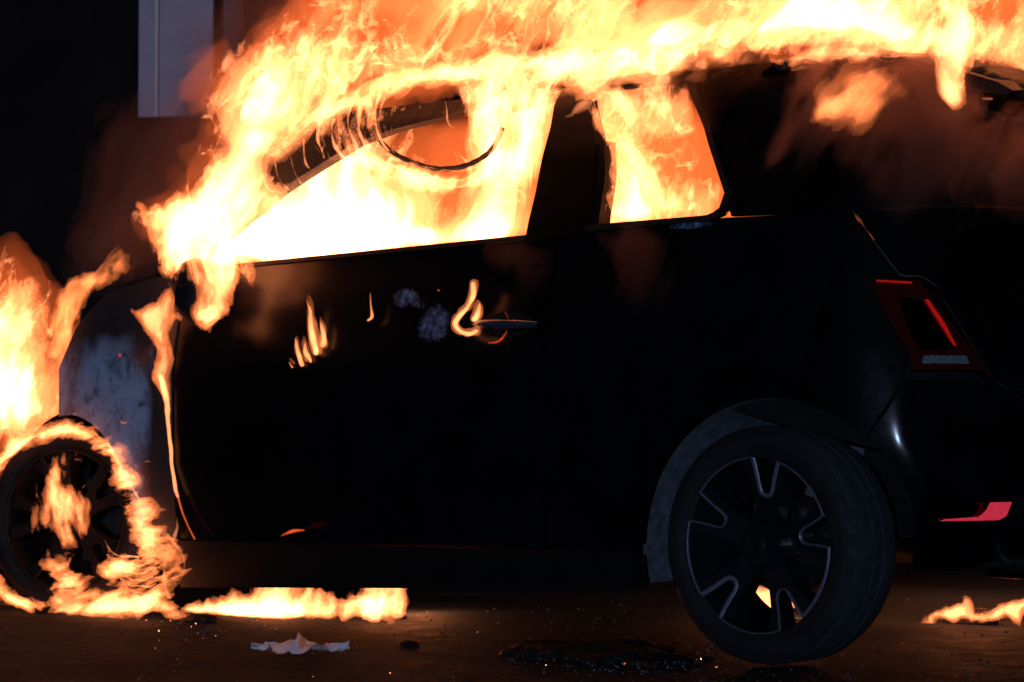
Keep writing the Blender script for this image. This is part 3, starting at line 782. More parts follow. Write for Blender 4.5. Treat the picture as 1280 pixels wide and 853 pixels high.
# ================================================================== FIRE
def layer(poly, Y0, hy, h, zlo, zhi, xlo, xhi, bright, soft=45., flow=(-.6, .8), nscale=.16, seed=0, amp=1.0, clip=None, yc=None, fine=1.0):
    """brightness field of a bank of flame standing about the plane y=Y0 (its outline taken in that plane)"""
    yc = Y0 if yc is None else yc
    X, Y, Z = grid((xlo, yc-hy*1.05, zlo), (xhi, yc+hy*1.05, zhi), h)
    org = (X[0, 0, 0], Y[0, 0, 0], Z[0, 0, 0])
    # warp, first large curls then fine ones
    a1, s1, a2, s2 = .11*fine, 1/.30/fine, .024*fine, 1/.09/fine
    w1 = fbm(X*s1, Y*s1, Z*s1, 2, seed+1)-.5; w2 = fbm(X*s1, Y*s1, Z*s1, 2, seed+2)-.5
    w3 = fbm(X*s2, Y*s2, Z*s2, 2, seed+3)-.5; w4 = fbm(X*s2, Y*s2, Z*s2, 2, seed+4)-.5
    dx = a1*w1+a2*w3; dz = a1*w2+a2*w4
    px, py = proj(X+dx*.75, Y0, Z+dz*.75)
    sd = polysd(px, py, poly)
    B = np.clip(sd/soft, -1.2, 1)
    fx, fz = flow; Xs, Zs = X+dx*1.6, Z+dz*1.6
    A = (Xs*fx+Zs*fz)/(nscale*3.6); Bc = (Xs*fz-Zs*fx)/nscale; Yc = Y/nscale
    n1 = fbm(A, Bc, Yc, 4, seed+6, .48)
    n2 = 1-np.abs(2*fbm(A*1.7, Bc*1.7, Yc*1.7, 3, seed+8, .5)-1)*2.2
    br = blobs(px, py, bright) if bright else 0
    yy = ((Y-yc)/hy)**2
    F = B+br+amp*((n1-.5)*2.6+(n2-.55)*.8)-1.25*yy
    F = np.where(yy < 1, F, -3)
    if clip is not None: F = np.where(clip(X, Y, Z), F, -3)
    sheet = np.where((yy < 1) & (B > .05), np.maximum(1-np.abs(n1-.5)/.0085, 1-np.abs(n1-.60)/.007), -3).astype(np.float32)
    if clip is not None: sheet = np.where(clip(X, Y, Z), sheet, -3)
    sheet = np.where(F > .2, sheet, -3)
    return F, org, sheet

MAIN = [(192, 335), (190, 262), (215, 258), (262, 225), (245, 172), (262, 170), (288, 190), (275, 128), (302, 72), (345, 45), (382, 5), (400, 15), (430, -60), (560, -170), (800, -260), (1100, -280), (1330, -200), (1450, -20), (1400, 100), (1280, 112), (1190, 88), (1140, 78), (950, 84), (900, 98), (740, 92), (600, 98), (470, 128), (330, 215), (300, 335), (262, 345)]
CABIN = [(215, 345), (235, 300), (330, 235), (470, 130), (600, 98), (740, 92), (860, 95), (915, 250), (905, 285), (735, 300), (640, 310), (480, 330), (300, 345)]
M['flame2'] = flame_mat('dull_flame_wisp', (1, .20, .045), 28)
M['lick2'] = flame_mat('yellow_flame_strand', (1, .28, .10), 150)
M['lick3'] = flame_mat('orange_flame_fringe', (1, .24, .07), 22)
M['lick4'] = flame_mat('sooty_flame', (1, .23, .06), 12)
M['dimember'] = flame_mat('dull_ember', (1, .10, .02), 70)
M['sheet'] = flame_mat('flame_sheet', (1, .28, .10), 52)
M['sheet2'] = flame_mat('fine_flame_sheet', (1, .29, .11), 70)
M['sheet3'] = flame_mat('sooty_flame_sheet', (1, .24, .07), 40)
M['lick5'] = flame_mat('thin_orange_flame', (1, .22, .06), 26)
# -------- roof and windscreen plume
above = lambda X, Y, Z: (Z > 1.535-.09*np.maximum(0, (-.1-X)/.4)-.05*np.clip((X-.9)/.3, 0, 1)) | (X > 1.25)
plume = empty('roof_fire', (.8, 0, 1.5), label='great sheet of flame over the roof and windscreen', cat='fire')
F, org, SH = layer(MAIN, .25, .42, .016, 1.0, 2.30, -1.15, 2.75, [(560, 50, 200, 60, 0, .1)], soft=70, seed=1, amp=.75, clip=above, nscale=.20)
net_obj('flame_veil', F, .18, org, .016, M['veil'], plume)
F, org, SH = layer(MAIN, .38, .20, .0095, 1.0, 2.10, -1.05, 2.65,
    [(360, 150, 110, 150, -35, .30), (300, 270, 80, 60, 20, .35), (550, 40, 150, 55, 0, -1.0), (790, 50, 100, 32, 0, .55), (1060, 40, 90, 40, 0, .5), (1240, 85, 60, 30, 0, .2), (925, 70, 22, 30, 20, -.5), (1230, 10, 70, 30, 0, -.7), (1150, 20, 30, 20, 0, -.4), (760, -120, 300, 60, 0, -.6),
     (250, 200, 40, 60, 0, -.4), (440, 130, 50, 40, 0, -.2)], soft=40, seed=20, amp=.85, clip=above)
net_obj('flame', F, .70, org, .0095, M['flame'], plume)
net_obj('flame_core', F, 1.55, org, .0095, M['core'], plume)
net_obj('flame_filaments', SH, 0, org, .0095, M['sheet'], plume)
# -------- cabin fire
inside = lambda X, Y, Z: (Z > .95) & (Z < 1.50)
cab = empty('cabin_fire', (1.2, 0, 1.0), label='white and yellow flames filling the cabin behind the side windows', cat='fire')
F, org, SH = layer(CABIN, .40, .50, .016, .95, 1.52, .12, 2.3, [(540, 180, 90, 50, 0, .1)], soft=60, seed=40, amp=.35, clip=inside, yc=.05)
net_obj('flame_veil', F, .15, org, .016, M['veil'], cab)
F, org, SH = layer(CABIN, .50, .14, .0085, .95, 1.50, .12, 2.28,
    [(370, 295, 110, 36, 8, 1.1), (500, 305, 150, 12, 6, .8), (600, 240, 70, 36, 0, -.5), (545, 175, 75, 38, 10, -1.4), (640, 215, 28, 90, 0, .3), (810, 272, 80, 8, 0, .2), (840, 190, 90, 60, 0, -.75), (762, 170, 16, 60, 20, .3), (820,190,60,40,0,-.3)], soft=30, seed=60, amp=.80, clip=inside, flow=(-.3, .95))
net_obj('flame', F, .62, org, .0085, M['flame'], cab)
net_obj('flame_core', F, 1.2, org, .0085, M['core'], cab)
net_obj('flame_filaments', SH, 0, org, .0085, M['sheet'], cab)

# -------- engine bay fire at the far left
FRONT = [(-90, 330), (-30, 318), (5, 303), (40, 325), (78, 352), (84, 400), (72, 450), (84, 505), (110, 530), (70, 536), (30, 560), (-20, 600), (-100, 640)]
eng = empty('engine_bay_fire', (2.9, .5, .5), label='fire pouring from the open front end at the left edge', cat='fire')
F, org, SH = layer(FRONT, .62, .16, .0085, .35, 1.25, 2.35, 3.35, [(20, 500, 50, 50, 0, .45), (20, 350, 60, 40, 0, -.6), (60, 480, 25, 50, 0, .3)], soft=35, seed=80, amp=.85, flow=(-.35, .95), nscale=.12)
F0, o0, _ = layer(FRONT, .60, .26, .016, .35, 1.25, 2.35, 3.35, None, soft=60, seed=80, amp=.4, flow=(-.35, .95), nscale=.2)
net_obj('flame_veil', F0, .15, o0, .016, M['veil'], eng)
net_obj('flame', F, .62, org, .0085, M['flame'], eng); net_obj('flame_core', F, 1.25, org, .0085, M['core'], eng)
net_obj('flame_filaments', SH, 0, org, .0085, M['sheet'], eng)
def band_(c, w):
    """closed outline of a band of half-widths w about the centre line c, in pixels"""
    L, R = [], []
    for i, (x, y) in enumerate(c):
        x0, y0 = c[max(0, i-1)]; x1, y1 = c[min(len(c)-1, i+1)]; l = math.hypot(x1-x0, y1-y0)
        nx, ny = -(y1-y0)/l, (x1-x0)/l; L.append((x+nx*w[i], y+ny*w[i])); R.append((x-nx*w[i], y-ny*w[i]))
    return L+R[::-1]
def bank(parent, poly, Y0, hy, h, bright, soft, ns, flow, seed, levels, amp=.8, sheets=None, name='flame', clip=None):
    q = np.array([P(a, b, Y0) for a, b in poly]); m = .04
    F, org, SH = layer(poly, Y0, hy, h, q[:, 2].min()-m, q[:, 2].max()+m, q[:, 0].min()-m, q[:, 0].max()+m, bright, soft=soft, seed=seed, amp=amp, flow=flow, nscale=ns, clip=clip, fine=ns/.16)
    for iso, mat in levels: net_obj(name if mat != 'core' else name+'_core', F, iso, org, h, M[mat], parent)
    if sheets: net_obj(name+'_filaments', SH, 0, org, h, M[sheets], parent)
bank(eng, band_([(66, 450), (74, 415), (84, 375), (100, 356), (122, 352), (142, 343), (156, 320)], [14, 16, 15, 10, 6, 4, 2]), .72, .05, .006, None, 10, .05, (-.5, .85), 89, [(.1, 'lick4'), (.6, 'lick4')], amp=1.5, sheets='sheet3')
bank(eng, [(84, 352), (100, 338), (122, 342), (140, 330), (152, 316), (158, 322), (150, 340), (128, 352), (104, 350)], .74, .03, .006, None, 9, .04, (-.7, .6), 93, [(.1, 'lick4')], amp=1.5)
tf = empty('tyre_fire', (2.5, .8, 0), label='flames wrapped round the tread of the front tyre', cat='fire')
Y = .80
bank(tf, band_([(-25, 600), (0, 578), (20, 556), (50, 543), (85, 538), (120, 548), (145, 570), (162, 600), (176, 635), (188, 672), (196, 705)], [8, 8, 8, 8, 8, 8, 11, 14, 15, 16, 16]), Y, .035, .005, [(60, 543, 60, 10, 0, .1)], 9, .028, (-.98, .15), 201, [(.35, 'lick5'), (1.25, 'lick')], amp=1.6, sheets='sheet2')
bank(tf, band_([(-30, 640), (-22, 600), (0, 574), (22, 553), (52, 539), (88, 536), (112, 542)], [4, 6, 7, 8, 8, 7, 4]), .875, .03, .005, None, 8, .03, (-.9, .3), 206, [(.3, 'lick5'), (1.1, 'lick')], amp=1.6, sheets='sheet2')
bank(tf, band_([(-30, 712), (-8, 735), (12, 750), (36, 758), (60, 757)], [8, 9, 8, 6, 4]), .875, .03, .005, None, 8, .03, (-.9, -.3), 207, [(.3, 'lick5'), (1.1, 'lick')], amp=1.5, sheets='sheet2')
_c = [(-12, 590), (10, 563), (40, 545), (75, 538), (110, 543), (140, 562), (158, 592), (172, 626), (184, 664), (192, 700), (198, 735)]
_rn = random.Random(2); St = []
for k in range(7):
    i0 = _rn.randint(0, 5); L_ = []; o0 = _rn.uniform(-6, 7); ph = _rn.uniform(0, 6)
    for i in range(i0, min(len(_c), i0+_rn.randint(4, 6))):
        o1 = o0+4*math.sin(i*1.3+ph); L_.append((_c[i][0]-o1*.7, _c[i][1]+o1*.6, Y+(.075 if _c[i][0] < 115 else .02), .9+.5*math.sin(i*2+ph)))
    St.append(L_)
for k in range(16):
    t = k/15; cx, cy0 = 146+50*t**.8, 575+150*t; w_ = 10+14*t
    St.append([(cx-w_, cy0+3, Y, .5), (cx-w_*.4, cy0+7+_rn.uniform(-2, 3), Y+.01, 1.2), (cx+w_*.4, cy0+5, Y, 1.2), (cx+w_*.8, cy0-3, Y-.02, .6)])
for k in range(7):
    cx = 150+k*4; cy0 = 690+k*9; St.append([(cx-20, cy0-14, Y, .8), (cx-8, cy0+2, Y+.01, 1.4), (cx+18, cy0+8, Y, 1.6), (cx+42-k*3, cy0+2, Y, 1.)])
strokes('flame_strand', St, .0038, M['thinlick'], tf, warp=.010, wscale=.04, rough=.9, seed=77)
bank(tf, [(60, 698), (82, 706), (108, 728), (135, 735), (130, 700), (142, 688), (175, 705), (200, 698), (212, 680), (232, 690), (234, 715), (216, 738), (222, 762), (200, 770), (150, 768), (100, 768), (66, 756), (70, 725)], Y, .045, .005, [(140, 762, 80, 8, 0, .8), (80, 745, 12, 18, 0, .8), (170, 720, 30, 14, 0, -.35)], 10, .040, (-.95, .25), 211, [(.30, 'lick5'), (1.1, 'lick')], amp=1.7, sheets='sheet2')
bank(tf, [(76, 570), (80, 590), (72, 605), (92, 614), (104, 634), (106, 662), (98, 668), (88, 655), (92, 676), (82, 684), (70, 668), (58, 660), (52, 668), (48, 645), (54, 610), (60, 590)], Y, .03, .005, [(66, 620, 12, 25, 0, .2)], 9, .034, (.2, .97), 221, [(.35, 'lick5'), (1.2, 'lick')], amp=1.7, sheets='sheet2')
bank(tf, band_([(-40, 700), (-10, 725), (5, 742), (25, 753), (50, 752)], [10, 9, 8, 6, 3]), Y, .03, .005, None, 9, .035, (-.9, -.2), 231, [(.2, 'lick5'), (.85, 'lick')], amp=1.1, sheets='sheet2')
strokes('flame', [[(207, 700, Y, 2), (206, 728, Y, 2), (211, 748, Y, 3)], [(208, 672, Y, 3), (222, 685, Y, 2), (230, 705, Y, 1.6), (225, 726, Y, 1.6), (212, 735, Y, 1.4)], [(218, 672, Y, 3), (221, 660, Y, 2), (219, 646, Y, 1)]], .004, M['lick'], tf, warp=.01, wscale=.03, rough=.8, seed=9)

# -------- fire on the ground under the sill
UND = [(222, 770), (235, 757), (262, 751), (290, 744), (303, 752), (318, 745), (335, 722), (372, 715), (396, 735), (412, 747), (440, 743), (456, 735), (463, 705), (469, 738), (475, 700), (503, 695), (493, 738), (497, 756), (488, 774), (470, 772), (430, 766), (380, 770), (340, 772), (290, 782), (262, 774)]
uf = empty('ground_fire', (1.9, .5, 0), label='long low fire burning on the ground under the sill', cat='fire')
F, org, SH = layer(UND, .46, .09, .0075, .0, .20, 1.35, 2.35, [(285, 764, 50, 9, 0, .8), (350, 764, 60, 8, 0, .7), (484, 752, 12, 24, 0, 1.0), (425, 740, 30, 10, 0, -.6), (350, 736, 30, 10, 0, -.5), (390, 770, 110, 7, 0, .9)], soft=12, seed=100, amp=1.7, flow=(-.2, .97), nscale=.045, fine=.35)
net_obj('flame', F, .35, org, .0075, M['lick3'], uf); net_obj('flame_core', F, 1.1, org, .0075, M['lick'], uf); net_obj('flame_filaments', SH, 0, org, .0075, M['sheet2'], uf)
sf = empty('ground_fire', (.17, -.6, 0), label='small flames running along a charred lump behind the rear bumper', cat='fire')
bank(sf, [(1150, 784), (1158, 772), (1172, 764), (1190, 760), (1200, 750), (1204, 738), (1214, 748), (1216, 766), (1235, 766), (1250, 756), (1262, 754), (1275, 752), (1295, 742), (1280, 764), (1272, 788), (1260, 772), (1240, 777), (1215, 781), (1200, 776), (1172, 776), (1165, 784)], -.60, .035, .0055, None, 7, .04, (.1, .98), 291, [(.1, 'lick5'), (.6, 'lick')], amp=.9, sheets='sheet2')
wf = empty('ground_fire', (.8, -.47, 0), label='small fire on the ground seen through the spokes of the rear wheel', cat='fire')
Y = -.47
strokes('flame', [[(930, 752, Y, 14), (955, 748, Y, 16), (975, 750, Y, 15), (1002, 748, Y, 12)], [(945, 768, Y, 6), (980, 772, Y, 6)]], .008, M['lick'], wf, warp=.015, rough=.9, seed=15)
strokes('ember', [[(940, 782, Y, 3), (990, 786, Y, 3)]], .006, M['ember'], wf, warp=.02, rough=.6, seed=16)

# -------- burning things on the near side
mf = empty('mirror_fire', (2.1, .86, .9), label='white flames dripping round the melted wing mirror', cat='fire')
bank(mf, [(192, 318), (188, 262), (205, 262), (222, 250), (300, 250), (312, 340), (306, 358), (292, 352), (280, 372), (277, 398), (266, 412), (250, 405), (236, 388), (224, 362), (222, 346), (205, 350), (196, 338), (206, 325), (212, 300)], .87, .06, .006,
     [(250, 300, 45, 40, 0, .6), (240, 362, 7, 14, 0, -1.3), (262, 390, 14, 12, 0, .5), (268, 350, 10, 20, 0, .1), (252, 372, 6, 20, 0, -.6)], 11, .05, (.25, .95), 241, [(.4, 'lick5'), (1.2, 'lick')], amp=1.5, sheets='sheet2')
df = empty('burning_drip', (2.1, .80, .3), label='thin burning drip running down the gap between fender and door', cat='fire')
Y = .812
bank(df, [(164, 388), (182, 385), (198, 378), (208, 364), (218, 372), (224, 398), (212, 416), (214, 435), (210, 468), (212, 500), (204, 490), (192, 476), (196, 450), (193, 425), (182, 412)], Y, .02, .005, None, 8, .035, (-.2, .95), 251, [(-.1, 'lick5'), (.75, 'lick')], amp=.8, sheets='sheet2')
strokes('flame', [[(200, 470, Y, 2), (204, 486, Y, 3), (210, 510, Y, 3), (212, 545, Y, 2.4), (215, 580, Y, 2.4), (219, 610, Y, 2), (222, 622, Y, 2)], [(200, 470, Y, 3), (204, 486, Y, 5), (210, 510, Y, 4), (212, 545, Y, 3), (215, 580, Y, 3), (219, 610, Y, 3), (222, 622, Y, 2.4)]], .005, M['lick2'], df, warp=.010, wscale=.05, rough=.9, seed=18)
strokes('ember', [[(222, 620, Y, 2), (228, 640, Y, 1.6), (236, 660, Y, 1.4), (243, 674, Y, 1.6)]], .003, M['ember'], df, warp=.002, rough=.3)
pf = empty('door_flame', (1.6, .81, .75), label='cluster of five small flames on the door below the window', cat='flame')
Y = .812
DFL = [[(362, 452, Y, 1.5), (367, 458, Y, 2)], [(378, 456, Y, 2.5), (372, 440, Y, 3), (370, 424, Y, 1)], [(386, 450, Y, 3), (380, 436, Y, 3), (379, 422, Y, 1)], [(396, 440, Y, 5), (390, 420, Y, 5), (389, 400, Y, 4), (388, 384, Y, 2.5), (384, 372, Y, 1)], [(404, 430, Y, 4), (403, 415, Y, 3), (401, 402, Y, 1)]]
strokes('flame', [[(a, b, c, d*.8) for a, b, c, d in q] for q in DFL], .0030, M['thinlick'], pf, warp=.010, wscale=.035, rough=1.1, seed=21)
strokes('flame_halo', [[(a, b-3, c, d*1.5) for a, b, c, d in q] for q in DFL], .0040, M['lick3'], pf, warp=.012, wscale=.04, rough=.9, seed=22)
p2 = empty('door_flame', (1.32, .81, .82), label='tiny flame on the door halfway between mirror and handle', cat='flame')
strokes('flame', [[(460, 401, Y, 1.5), (465, 396, Y, 2.2), (464, 385, Y, 1.4), (463, 366, Y, .8)]], .0025, M['thinlick'], p2, warp=.003, wscale=.03, rough=.4, seed=22)
hf = empty('handle_flame', (.9, .83, .82), label='looping flame curling round the front end of the door handle', cat='flame')
Y = .835
HFL = [[(597, 414, Y, 3), (585, 418, Y, 3.4), (574, 414, Y, 3.8), (570, 405, Y, 4.2), (576, 394, Y, 4), (585, 382, Y, 3.8), (592, 368, Y, 4.2), (592, 354, Y, 3.6)], [(592, 400, Y, 2.6), (597, 396, Y, 5), (599, 384, Y, 3), (599, 378, Y, 1.4)]]
strokes('flame', [[(a, b, c, d*.8) for a, b, c, d in q] for q in HFL], .0030, M['thinlick'], hf, warp=.008, wscale=.035, rough=.8, seed=23)
strokes('flame_halo', [[(a, b-2, c, d*1.5) for a, b, c, d in q] for q in HFL], .0040, M['lick3'], hf, warp=.012, wscale=.04, rough=.9, seed=24)
strokes('ember', [[(610, 430, .80, .9), (622, 428, .80, 1.4), (631, 420, .80, 1.6), (634, 414, .80, .8)], [(634, 414, .80, .8), (636, 405, .80, .6), (635, 396, .80, 1), (631, 390, .80, 1)]], .0025, M['dimember'], hf, warp=.003, rough=.6)
# flames licking over the front pillar, the hanging seal and the roof edge
lf = empty('pillar_flames', (1.2, .65, 1.35), label='bright flame strands curling over the front pillar and the loop of hanging seal', cat='fire')
Y = .72
Lk = [[(362, 190, Y, 2), (368, 208, Y, 2.6), (378, 226, Y, 2)], [(379, 172, Y, 3), (380, 190, Y, 2.6), (387, 210, Y, 2.6)], [(400, 152, Y, 4), (398, 172, Y, 3), (406, 196, Y, 3)], [(418, 146, Y, 4), (414, 166, Y, 2.6), (424, 192, Y, 4), (438, 206, Y, 4)],
      [(440, 130, Y, 5), (434, 150, Y, 3), (440, 172, Y, 3.4), (450, 196, Y, 5)], [(452, 136, Y, 4), (447, 160, Y, 4), (458, 184, Y, 6)], [(474, 122, Y, 5), (468, 146, Y, 4), (474, 170, Y, 3.4), (486, 188, Y, 4)], [(330, 222, Y, 4), (338, 235, Y, 3), (352, 240, Y, 3)], [(345,205,Y,2.5),(350,222,Y,2),(362,236,Y,3)],
      [(462, 195, Y, 5), (490, 210, Y, 6), (520, 224, Y, 7), (560, 230, Y, 7), (590, 224, Y, 7), (612, 210, Y, 6)], [(480, 190, Y, 3), (500, 203, Y, 2.5), (530, 212, Y, 2.2), (565, 216, Y, 2.2), (595, 208, Y, 3), (617, 190, Y, 5), (622, 165, Y, 7), (612, 135, Y, 5), (615, 100, Y, 5)],
      [(597, 205, Y, 2), (625, 228, Y, 3), (650, 240, Y, 3), (656, 258, Y, 2)], [(600, 225, Y, 3), (612, 240, Y, 3.4), (632, 250, Y, 3), (650, 252, Y, 2)], [(553, 118, Y, 1.5), (558, 135, Y, 2), (560, 155, Y, 2.4), (570, 160, Y, 1.5)],
      [(692, 96, Y, 5), (680, 115, Y, 5), (668, 145, Y, 5), (672, 165, Y, 4), (664, 200, Y, 4), (661, 240, Y, 3), (656, 285, Y, 2)], [(660, 98, Y, 4), (648, 125, Y, 4), (655, 150, Y, 3), (668, 160, Y, 3)]]
bank(lf, band_([(438, 200), (462, 198), (490, 213), (520, 226), (560, 232), (590, 226), (612, 212), (634, 190)], [6, 9, 9, 10, 10, 9, 9, 6]), .72, .03, .005, None, 8, .04, (-.3, .95), 401, [(.0, 'lick5'), (.5, 'lick')], amp=1.4, sheets='sheet2')
bank(lf, [(392, 158), (436, 122), (486, 104), (492, 190), (452, 208), (405, 208)], .73, .03, .005, None, 8, .030, (.12, .99), 407, [(1.25, 'lick5'), (1.9, 'lick')], amp=1.7, sheets='sheet2')
Lk = [[(a+0, b, c, d*.62) for a, b, c, d in q] for i, q in enumerate(Lk) if i not in (9,)]+[[(a+7, b+2, c+.01, d*.3) for a, b, c, d in q] for q in Lk]+[[(a-4, b-3, c-.01, d*.25) for a, b, c, d in q] for q in Lk]
strokes('flame', Lk, .0042, M['lick2'], lf, warp=.014, wscale=.06, rough=1.1, seed=25)
rf = empty('roof_edge_flames', (.5, .6, 1.5), label='ragged fringe of flame hanging over the roof edge above the side windows', cat='fire')
bank(rf, [(330, 190), (355, 165), (400, 122), (440, 112), (480, 88), (560, 72), (640, 60), (760, 50), (930, 55), (940, 85), (905, 108), (880, 118), (850, 104), (830, 130), (815, 128), (800, 112), (770, 112), (745, 135), (728, 118), (700, 112), (660, 122), (640, 112), (600, 108), (560, 102), (480, 122), (440, 145), (400, 162), (350, 205), (325, 222)], .62, .07, .0065,
     [(760, 80, 110, 8, 0, .45), (880, 85, 40, 20, 0, -.5), (410, 140, 60, 7, 38, .5), (560, 92, 60, 6, 8, .5), (620, 60, 60, 14, 0, -.4)], 16, .055, (-.8, .5), 261, [(.35, 'lick3'), (1.15, 'lick')], amp=1.15, sheets='sheet2', clip=lambda X, Y, Z: (Y > .60) | (Z > 1.50))
bank(rf, [(585, 95), (700, 98), (690, 130), (676, 165), (668, 230), (658, 298), (645, 298), (650, 240), (625, 235), (600, 200), (585, 150), (570, 110)], .60, .05, .006, [(615, 150, 12, 60, 0, .5), (668, 150, 8, 60, 8, .6), (640, 190, 14, 50, 0, -.4)], 14, .06, (-.05, .99), 265, [(.55, 'lick3'), (1.2, 'lick')], amp=1.2, sheets='sheet2')
bank(rf, [(722, 100), (800, 100), (850, 112), (835, 140), (800, 130), (790, 165), (812, 200), (835, 225), (860, 262), (800, 282), (742, 286), (738, 262), (752, 245), (760, 200), (745, 160), (738, 130)], .66, .045, .006, [(760, 145, 12, 40, -25, .2), (790, 195, 12, 30, -20, .4), (830, 120, 20, 20, 0, -.5), (770, 230, 15, 20, 0, -.3)], 14, .055, (.4, .9), 271, [(.65, 'lick3'), (1.4, 'lick')], amp=1.25, sheets='sheet2')
bank(rf, [(192, 330), (190, 285), (215, 262), (240, 232), (262, 205), (285, 190), (300, 160), (330, 150), (360, 160), (348, 190), (328, 205), (336, 232), (356, 246), (340, 268), (310, 300), (305, 338), (240, 345)], .74, .07, .0075, [(290, 250, 60, 50, 0, .25)], 18, .07, (-.6, .8), 431, [(.55, 'lick3'), (1.3, 'lick')], amp=1.3, sheets='sheet2')
cf = empty('rear_pillar_fire', (-.25, .6, 1.4), label='ragged orange fire breaking through the rear roof corner', cat='fire')
bank(cf, [(1022, 150), (1030, 122), (1050, 108), (1068, 88), (1100, 84), (1125, 92), (1136, 108), (1130, 124), (1105, 130), (1090, 146), (1060, 152), (1040, 150)], .66, .07, .006, [(1055, 135, 25, 14, 20, .6), (1095, 108, 20, 14, 0, -.2)], 16, .060, (-.7, .6), 281, [(.3, 'lick4'), (.9, 'lick3')], amp=1.5, sheets='sheet3')
bank(cf, [(1140, 60), (1176, 84), (1172, 110), (1178, 130), (1190, 136), (1203, 130), (1206, 100), (1222, 80), (1225, 20), (1180, -20), (1150, 20)], .74, .05, .007, [(1190, 118, 14, 18, 0, .8)], 14, .055, (0, 1), 285, [(.5, 'lick3'), (1.1, 'lick')], amp=1.2, sheets='sheet2')
strokes('ember', [[(1228, 124, .45, 1.6), (1240, 124, .45, 2)]], .004, M['lick'], cf, warp=.004, rough=.6, seed=30)
for nm, LL, sd_ in (('charred_roof_lining', [[(955, 88, .56, 7), (1000, 84, .56, 6), (1060, 80, .56, 7), (1120, 78, .56, 8), (1150, 86, .54, 7)]], 61), ('charred_roof_lining', [[(1205, 95, .46, 7), (1225, 92, .46, 9), (1245, 100, .46, 8), (1290, 118, .44, 8)], [(1210, 95, .46, 9), (1208, 118, .46, 8), (1222, 138, .46, 6), (1262, 146, .46, 5), (1300, 150, .45, 5)]], 62)):
    strokes(nm, LL, .0075, M['char'], car, warp=.02, wscale=.04, rough=1.3, seed=sd_)
bank(cf, [(930, 80), (960, 66), (1010, 60), (1070, 54), (1130, 52), (1190, 62), (1190, 78), (1150, 84), (1120, 76), (1080, 84), (1040, 78), (990, 86), (950, 88)], .58, .05, .0065, None, 10, .05, (-.85, .4), 287, [(.5, 'lick3'), (1.2, 'lick')], amp=1.4, sheets='sheet2', clip=lambda X, Y, Z: Z > 1.47)
em = empty('seam_flame', (-.2, .72, 1.05), label='thin orange flame in the seam above the tail light', cat='flame')
strokes('flame', [[(1067, 265, .715, .8), (1074, 276, .71, 2), (1083, 290, .70, 2.2), (1092, 300, .69, 1.2)]], .0025, M['ember'], em, warp=.003, wscale=.03, rough=.6, seed=31)
def glow_spot(px, py, Y, r_, label):
    o = strokes('ember', [[(px-.5, py, Y, r_), (px+.5, py, Y, r_)]], .003, M['dimember'], None, warp=.001, rough=.3); tag(o, label, 'ember')
glow_spot(152, 445, .79, 4.2, 'round orange ember glowing on the grey front fender')
glow_spot(912, 268, .72, 3.4, 'orange ember at the lower rear corner of the quarter window')
glow_spot(548, 363, .80, 1.6, 'tiny red ember on the door above the pale blister')
strokes_e = [[(352, 670, .83, 1.5), (365, 664, .83, 2.2), (380, 662, .83, 1.4)]]
tag(strokes('ember', strokes_e, .003, M['dimember'], None, warp=.003, rough=.6, seed=33), 'dull orange glow on the sill below the door', 'ember')

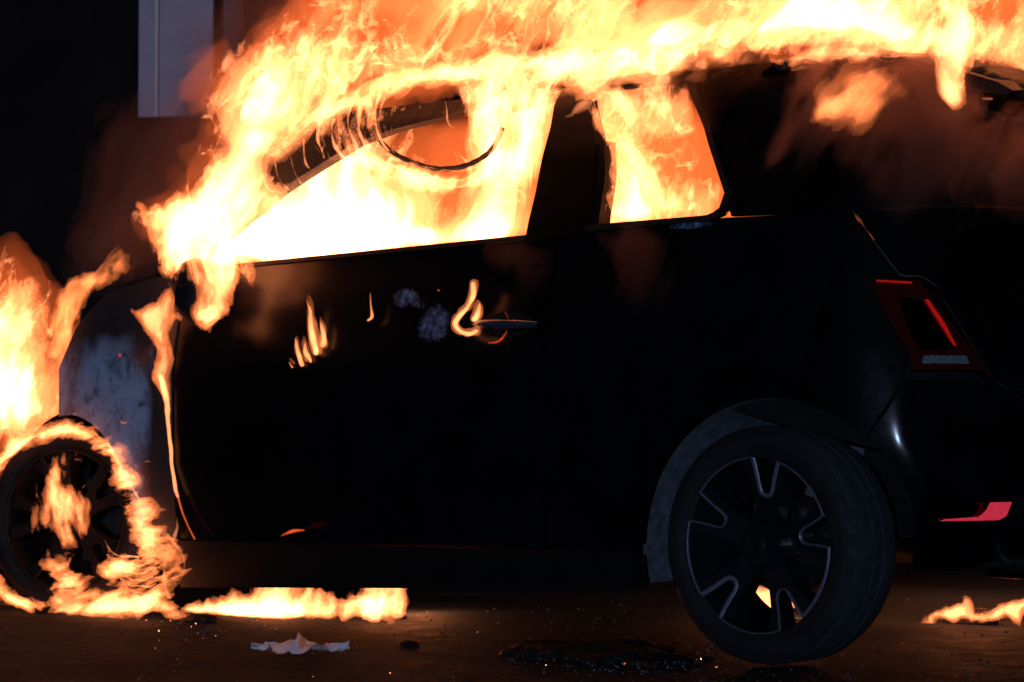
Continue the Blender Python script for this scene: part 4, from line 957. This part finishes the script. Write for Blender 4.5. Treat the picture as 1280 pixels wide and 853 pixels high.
# ================================================================== SMOKE
SM = dict(a=smoke_mat('brown_smoke', (.50, .34, .28), .9), b=smoke_mat('dense_brown_smoke', (.36, .27, .25), 2.2), b2=smoke_mat('rear_brown_smoke', (.32, .23, .22), 6), c=smoke_mat('black_smoke', (.06, .045, .04), 22), d=smoke_mat('thin_grey_smoke', (.5, .42, .5), .28))
M.update({'smoke_'+k: v for k, v in SM.items()})
def smoke(label, poly, Y0, hy, h, ns, seed, levels, soft=30, bright=None, amp=1.0, flow=(-.5, .8)):
    e = empty('smoke', P(*poly[0], Y0), label=label, cat='smoke', kind='stuff')
    q = np.array([P(a, b, Y0) for a, b in poly]); m = .06
    F, org, SH = layer(poly, Y0, hy, h, q[:, 2].min()-m, q[:, 2].max()+m, q[:, 0].min()-m, q[:, 0].max()+m, bright, soft=soft, seed=seed, amp=amp, flow=flow, nscale=ns, fine=ns/.16)
    for iso, k in levels: tag(net_obj('smoke_puff', F, iso, org, h, M['smoke_'+k], e), kind='stuff')
smoke('brown smoke rolling up left of the roof fire before the dark building', [(100, 350), (110, 300), (150, 240), (165, 190), (172, 128), (200, 132), (222, 108), (250, 85), (262, 40), (290, -20), (330, -120), (480, -120), (420, 60), (300, 260), (230, 340), (160, 340)], -.2, .30, .02, .22, 301, [(.0, 'a'), (.45, 'a'), (.9, 'b')], soft=45, amp=1.1)
smoke('brown smoke curling over the rear window and roof corner', [(960, 200), (975, 130), (1000, 95), (1040, 74), (1090, 62), (1150, 58), (1190, 80), (1210, 135), (1300, 140), (1340, 240), (1180, 252), (1100, 240), (1040, 225)], .66, .10, .009, .075, 311, [(.1, 'b'), (.7, 'b2'), (1.3, 'b2')], soft=30, amp=2.6)
smoke('black smoke lapping over the roof edge behind the quarter window', [(845, 90), (860, 76), (890, 66), (905, 74), (922, 60), (936, 50), (944, 66), (962, 62), (970, 85), (930, 110), (905, 140), (900, 190), (885, 160), (860, 120)], .64, .06, .008, .06, 321, [(.25, 'c')], soft=10, amp=.9)
smoke('faint brown smoke drifting down the panel below the quarter window', [(735, 292), (800, 285), (830, 300), (845, 350), (820, 400), (795, 405), (770, 350)], .86, .07, .009, .09, 331, [(.2, 'd'), (.7, 'd')], soft=18, amp=1.4)
smoke('wisps of smoke on the door edge under the front window', [(590, 305), (660, 300), (690, 310), (680, 345), (655, 380), (640, 340)], .86, .05, .008, .07, 341, [(.3, 'd'), (.8, 'd')], soft=14, amp=1.5)
smoke('thin smoke on the upper door behind the melted mirror', [(296, 350), (320, 335), (372, 340), (380, 375), (350, 395), (315, 390)], .88, .06, .009, .08, 351, [(.2, 'd'), (.8, 'd')], soft=16, amp=1.5)
